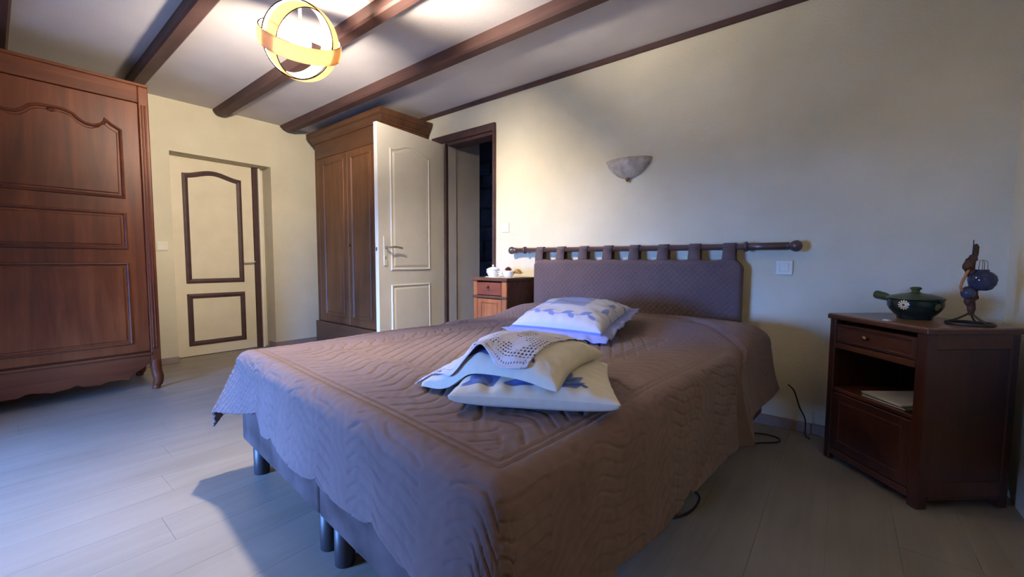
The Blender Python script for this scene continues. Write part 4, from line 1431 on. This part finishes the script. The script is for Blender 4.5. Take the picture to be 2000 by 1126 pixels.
# blue flanged pillow near the head
meC, gC = pillow('pillow', 0.50, 0.46, 0.125, 31, paint_blue, wr=0.004)
pc_root = empty('blue_pillow', bedpt(0.795, 1.385, ZQ + 0.036))
pc_root.rotation_euler = (radians(10), radians(0), BROT + 0.18)
tag(pc_root, 'blue and white patterned pillow with wide blue border in front of the headboard', 'pillow')
link_obj('cushion', meC, None, pc_root)
# flange: a wavy skirt round the seam
nfl = 240
ring_in, ring_out = [], []
for k in range(nfl):
    tt = k / nfl * 4
    sd = int(tt)
    f = (tt - sd) * 2 - 1
    cx, cy = [(f, -1), (1, f), (-f, 1), (-1, -f)][sd]
    ring_in.append((cx * 0.50 / 2 * 0.93, cy * 0.46 / 2 * 0.93))
    ring_out.append((cx * (0.50 / 2 + 0.038), cy * (0.46 / 2 + 0.038)))
rows = []
for k in range(nfl):
    wv = 0.006 * sin(k * 0.42) + 0.004 * sin(k * 0.9 + 1)
    tt = k / nfl * 4
    cr_ = abs((tt % 1) * 2 - 1) ** 6
    row = []
    for q in range(6):
        f = q / 5
        xx = ring_in[k][0] * (1 - f) + ring_out[k][0] * f
        yy = ring_in[k][1] * (1 - f) + ring_out[k][1] * f
        lift_ = cr_ * f * (0.022 if (2.7 < tt < 3.3) or tt > 3.7 or tt < 0.3 else 0.006)
        row.append((xx, yy, 0.036 - 0.022 * f + wv * f + lift_ + 0.012 * f * (1.2 < tt < 2.9)))
    rows.append(row)
rows.append(rows[0])
me = grid_mesh('flange', np.array(rows))
MAT['flange'] = mat_noise('flange_blue', srgb(138, 150, 212), srgb(150, 160, 220), 20, 0.85, 800, 0.3, 0.001)
fo_ = link_obj('flange', me, 'flange', pc_root)
so = fo_.modifiers.new('thickness', 'SOLIDIFY')
so.thickness = 0.003
so.offset = 0
tag(fo_, 'plain blue flange')

# ------------------------------------------------------------------ cables at the right of the bed
tag(tube('power_cord', catmull([(-0.20, 2.62, 0.30), (-0.175, 2.66, 0.26), (-0.150, 2.69, 0.17), (-0.125, 2.73, 0.10), (-0.122, 2.74, 0.04), (-0.120, 2.735, 0.006), (-0.10, 2.70, 0.005)], 8), 0.0035, 'cord', None, 8),
    'thin black cord hanging on the wall between bed and nightstand', 'cord')
tag(tube('power_cord', catmull([(-0.44, 2.33, 0.0055), (-0.375, 2.385, 0.006), (-0.30, 2.45, 0.012), (-0.235, 2.53, 0.006), (-0.222, 2.58, 0.005), (-0.25, 2.61, 0.006), (-0.31, 2.61, 0.006), (-0.36, 2.57, 0.006), (-0.40, 2.48, 0.006)], 8), 0.0042, 'cord', None, 8),
    'black cable loop on the floor near the head of the bed', 'cord')
tag(tube('power_cord', catmull([(-0.55, 1.56, 0.006), (-0.49, 1.52, 0.005), (-0.45, 1.53, 0.005), (-0.415, 1.60, 0.005), (-0.405, 1.68, 0.005), (-0.42, 1.75, 0.006), (-0.50, 1.80, 0.006)], 8), 0.0045, 'cord', None, 8),
    'black cable loop on the floor under the middle of the bed side', 'cord')

# ------------------------------------------------------------------ wall sconce
sc_ = tag(empty('wall_sconce', (-1.195, YW - 0.001, 1.52)), 'alabaster half-bowl wall sconce above the headboard', 'sconce')
bm = bmesh.new()
prof = [(0.0, 0.004), (0.030, 0.006), (0.075, 0.024), (0.118, 0.056), (0.148, 0.092), (0.165, 0.132), (0.158, 0.134), (0.140, 0.094), (0.11, 0.06), (0.07, 0.03), (0.0, 0.012)]
lathe_mesh(bm, prof, 32, pi, 2 * pi, 1.0, 0.62)
from_bm('bowl', bm, 'alabaster', sc_, smooth=True)
lathe('finial', [(0, -0.018), (0.008, -0.016), (0.012, -0.008), (0.016, 0.0), (0.010, 0.006), (0, 0.008)], 'brass', sc_, (0, -0.022, 0.0), 16)
box('back_plate', -0.05, 0.05, -0.006, 0.0, 0.02, 0.11, 'white_plastic', sc_, 0.002)

# ------------------------------------------------------------------ ceiling lamp of wooden rings
LC = Vector((-2.145, 1.008, 2.026))
lp = tag(empty('pendant_lamp', LC[:]), 'glowing ceiling lamp made of crossing veneer rings', 'lamp')


def lamp_ring(R, normal, width, parent):
    n_ = Vector(normal).normalized()
    a = n_.cross(Vector((0, 0, 1)) if abs(n_.z) < 0.9 else Vector((1, 0, 0))).normalized()
    b2 = n_.cross(a)
    rows = []
    K, J = 72, 5
    for k in range(K + 1):
        t_ = 2 * pi * k / K
        row = []
        for j in range(J):
            w_ = (j / (J - 1) - 0.5) * width
            rad = sqrt(R * R - w_ * w_)
            p_ = (a * cos(t_) + b2 * sin(t_)) * rad + n_ * w_
            row.append(p_[:])
        rows.append(row)
    o = link_obj('ring', grid_mesh('ring', np.array(rows)), 'veneer', parent)
    so = o.modifiers.new('thickness', 'SOLIDIFY')
    so.thickness = 0.0050
    so.offset = 0
    so.material_offset_rim = 1
    o.data.materials.append(MAT['lamp_edge'])
    return o


# three rings of different tilt (v: away from the room corner, r: along, u: up)
vdir = (LC - Vector((0, 0, 0.95))).normalized()
vr = vdir.cross(Vector((0, 0, 1))).normalized()
vu = vr.cross(vdir)
lamp_ring(0.184, -vdir * 0.28 + vr * 0.06 + vu * 0.95, 0.074, lp)
lamp_ring(0.176, -vdir * 0.88 - vr * 0.45 + vu * 0.12, 0.068, lp)
lamp_ring(0.168, -vdir * 0.70 + vr * 0.62 - vu * 0.25, 0.066, lp)
lathe('canopy', [(0.0, 0.0), (0.055, 0.0), (0.052, -0.018), (0.020, -0.03), (0.0, -0.03)], 'white_plastic', lp, (0, 0, H - LC.z), 24)
tube('stem', [(0, 0, 0.05), (0, 0, H - LC.z - 0.02)], 0.007, 'white_plastic', lp)
lathe('socket', [(0, 0.10), (0.018, 0.10), (0.021, 0.09), (0.021, 0.055), (0, 0.055)], 'white_plastic', lp, (0, 0, 0), 16)
bl_ = lathe('bulb', [(0.013, 0.056), (0.018, 0.046), (0.034, 0.032), (0.045, 0.014), (0.048, -0.004), (0.044, -0.024), (0.030, -0.042), (0.014, -0.051), (0.0, -0.053)], 'bulb', lp, (0, 0, 0), 20)
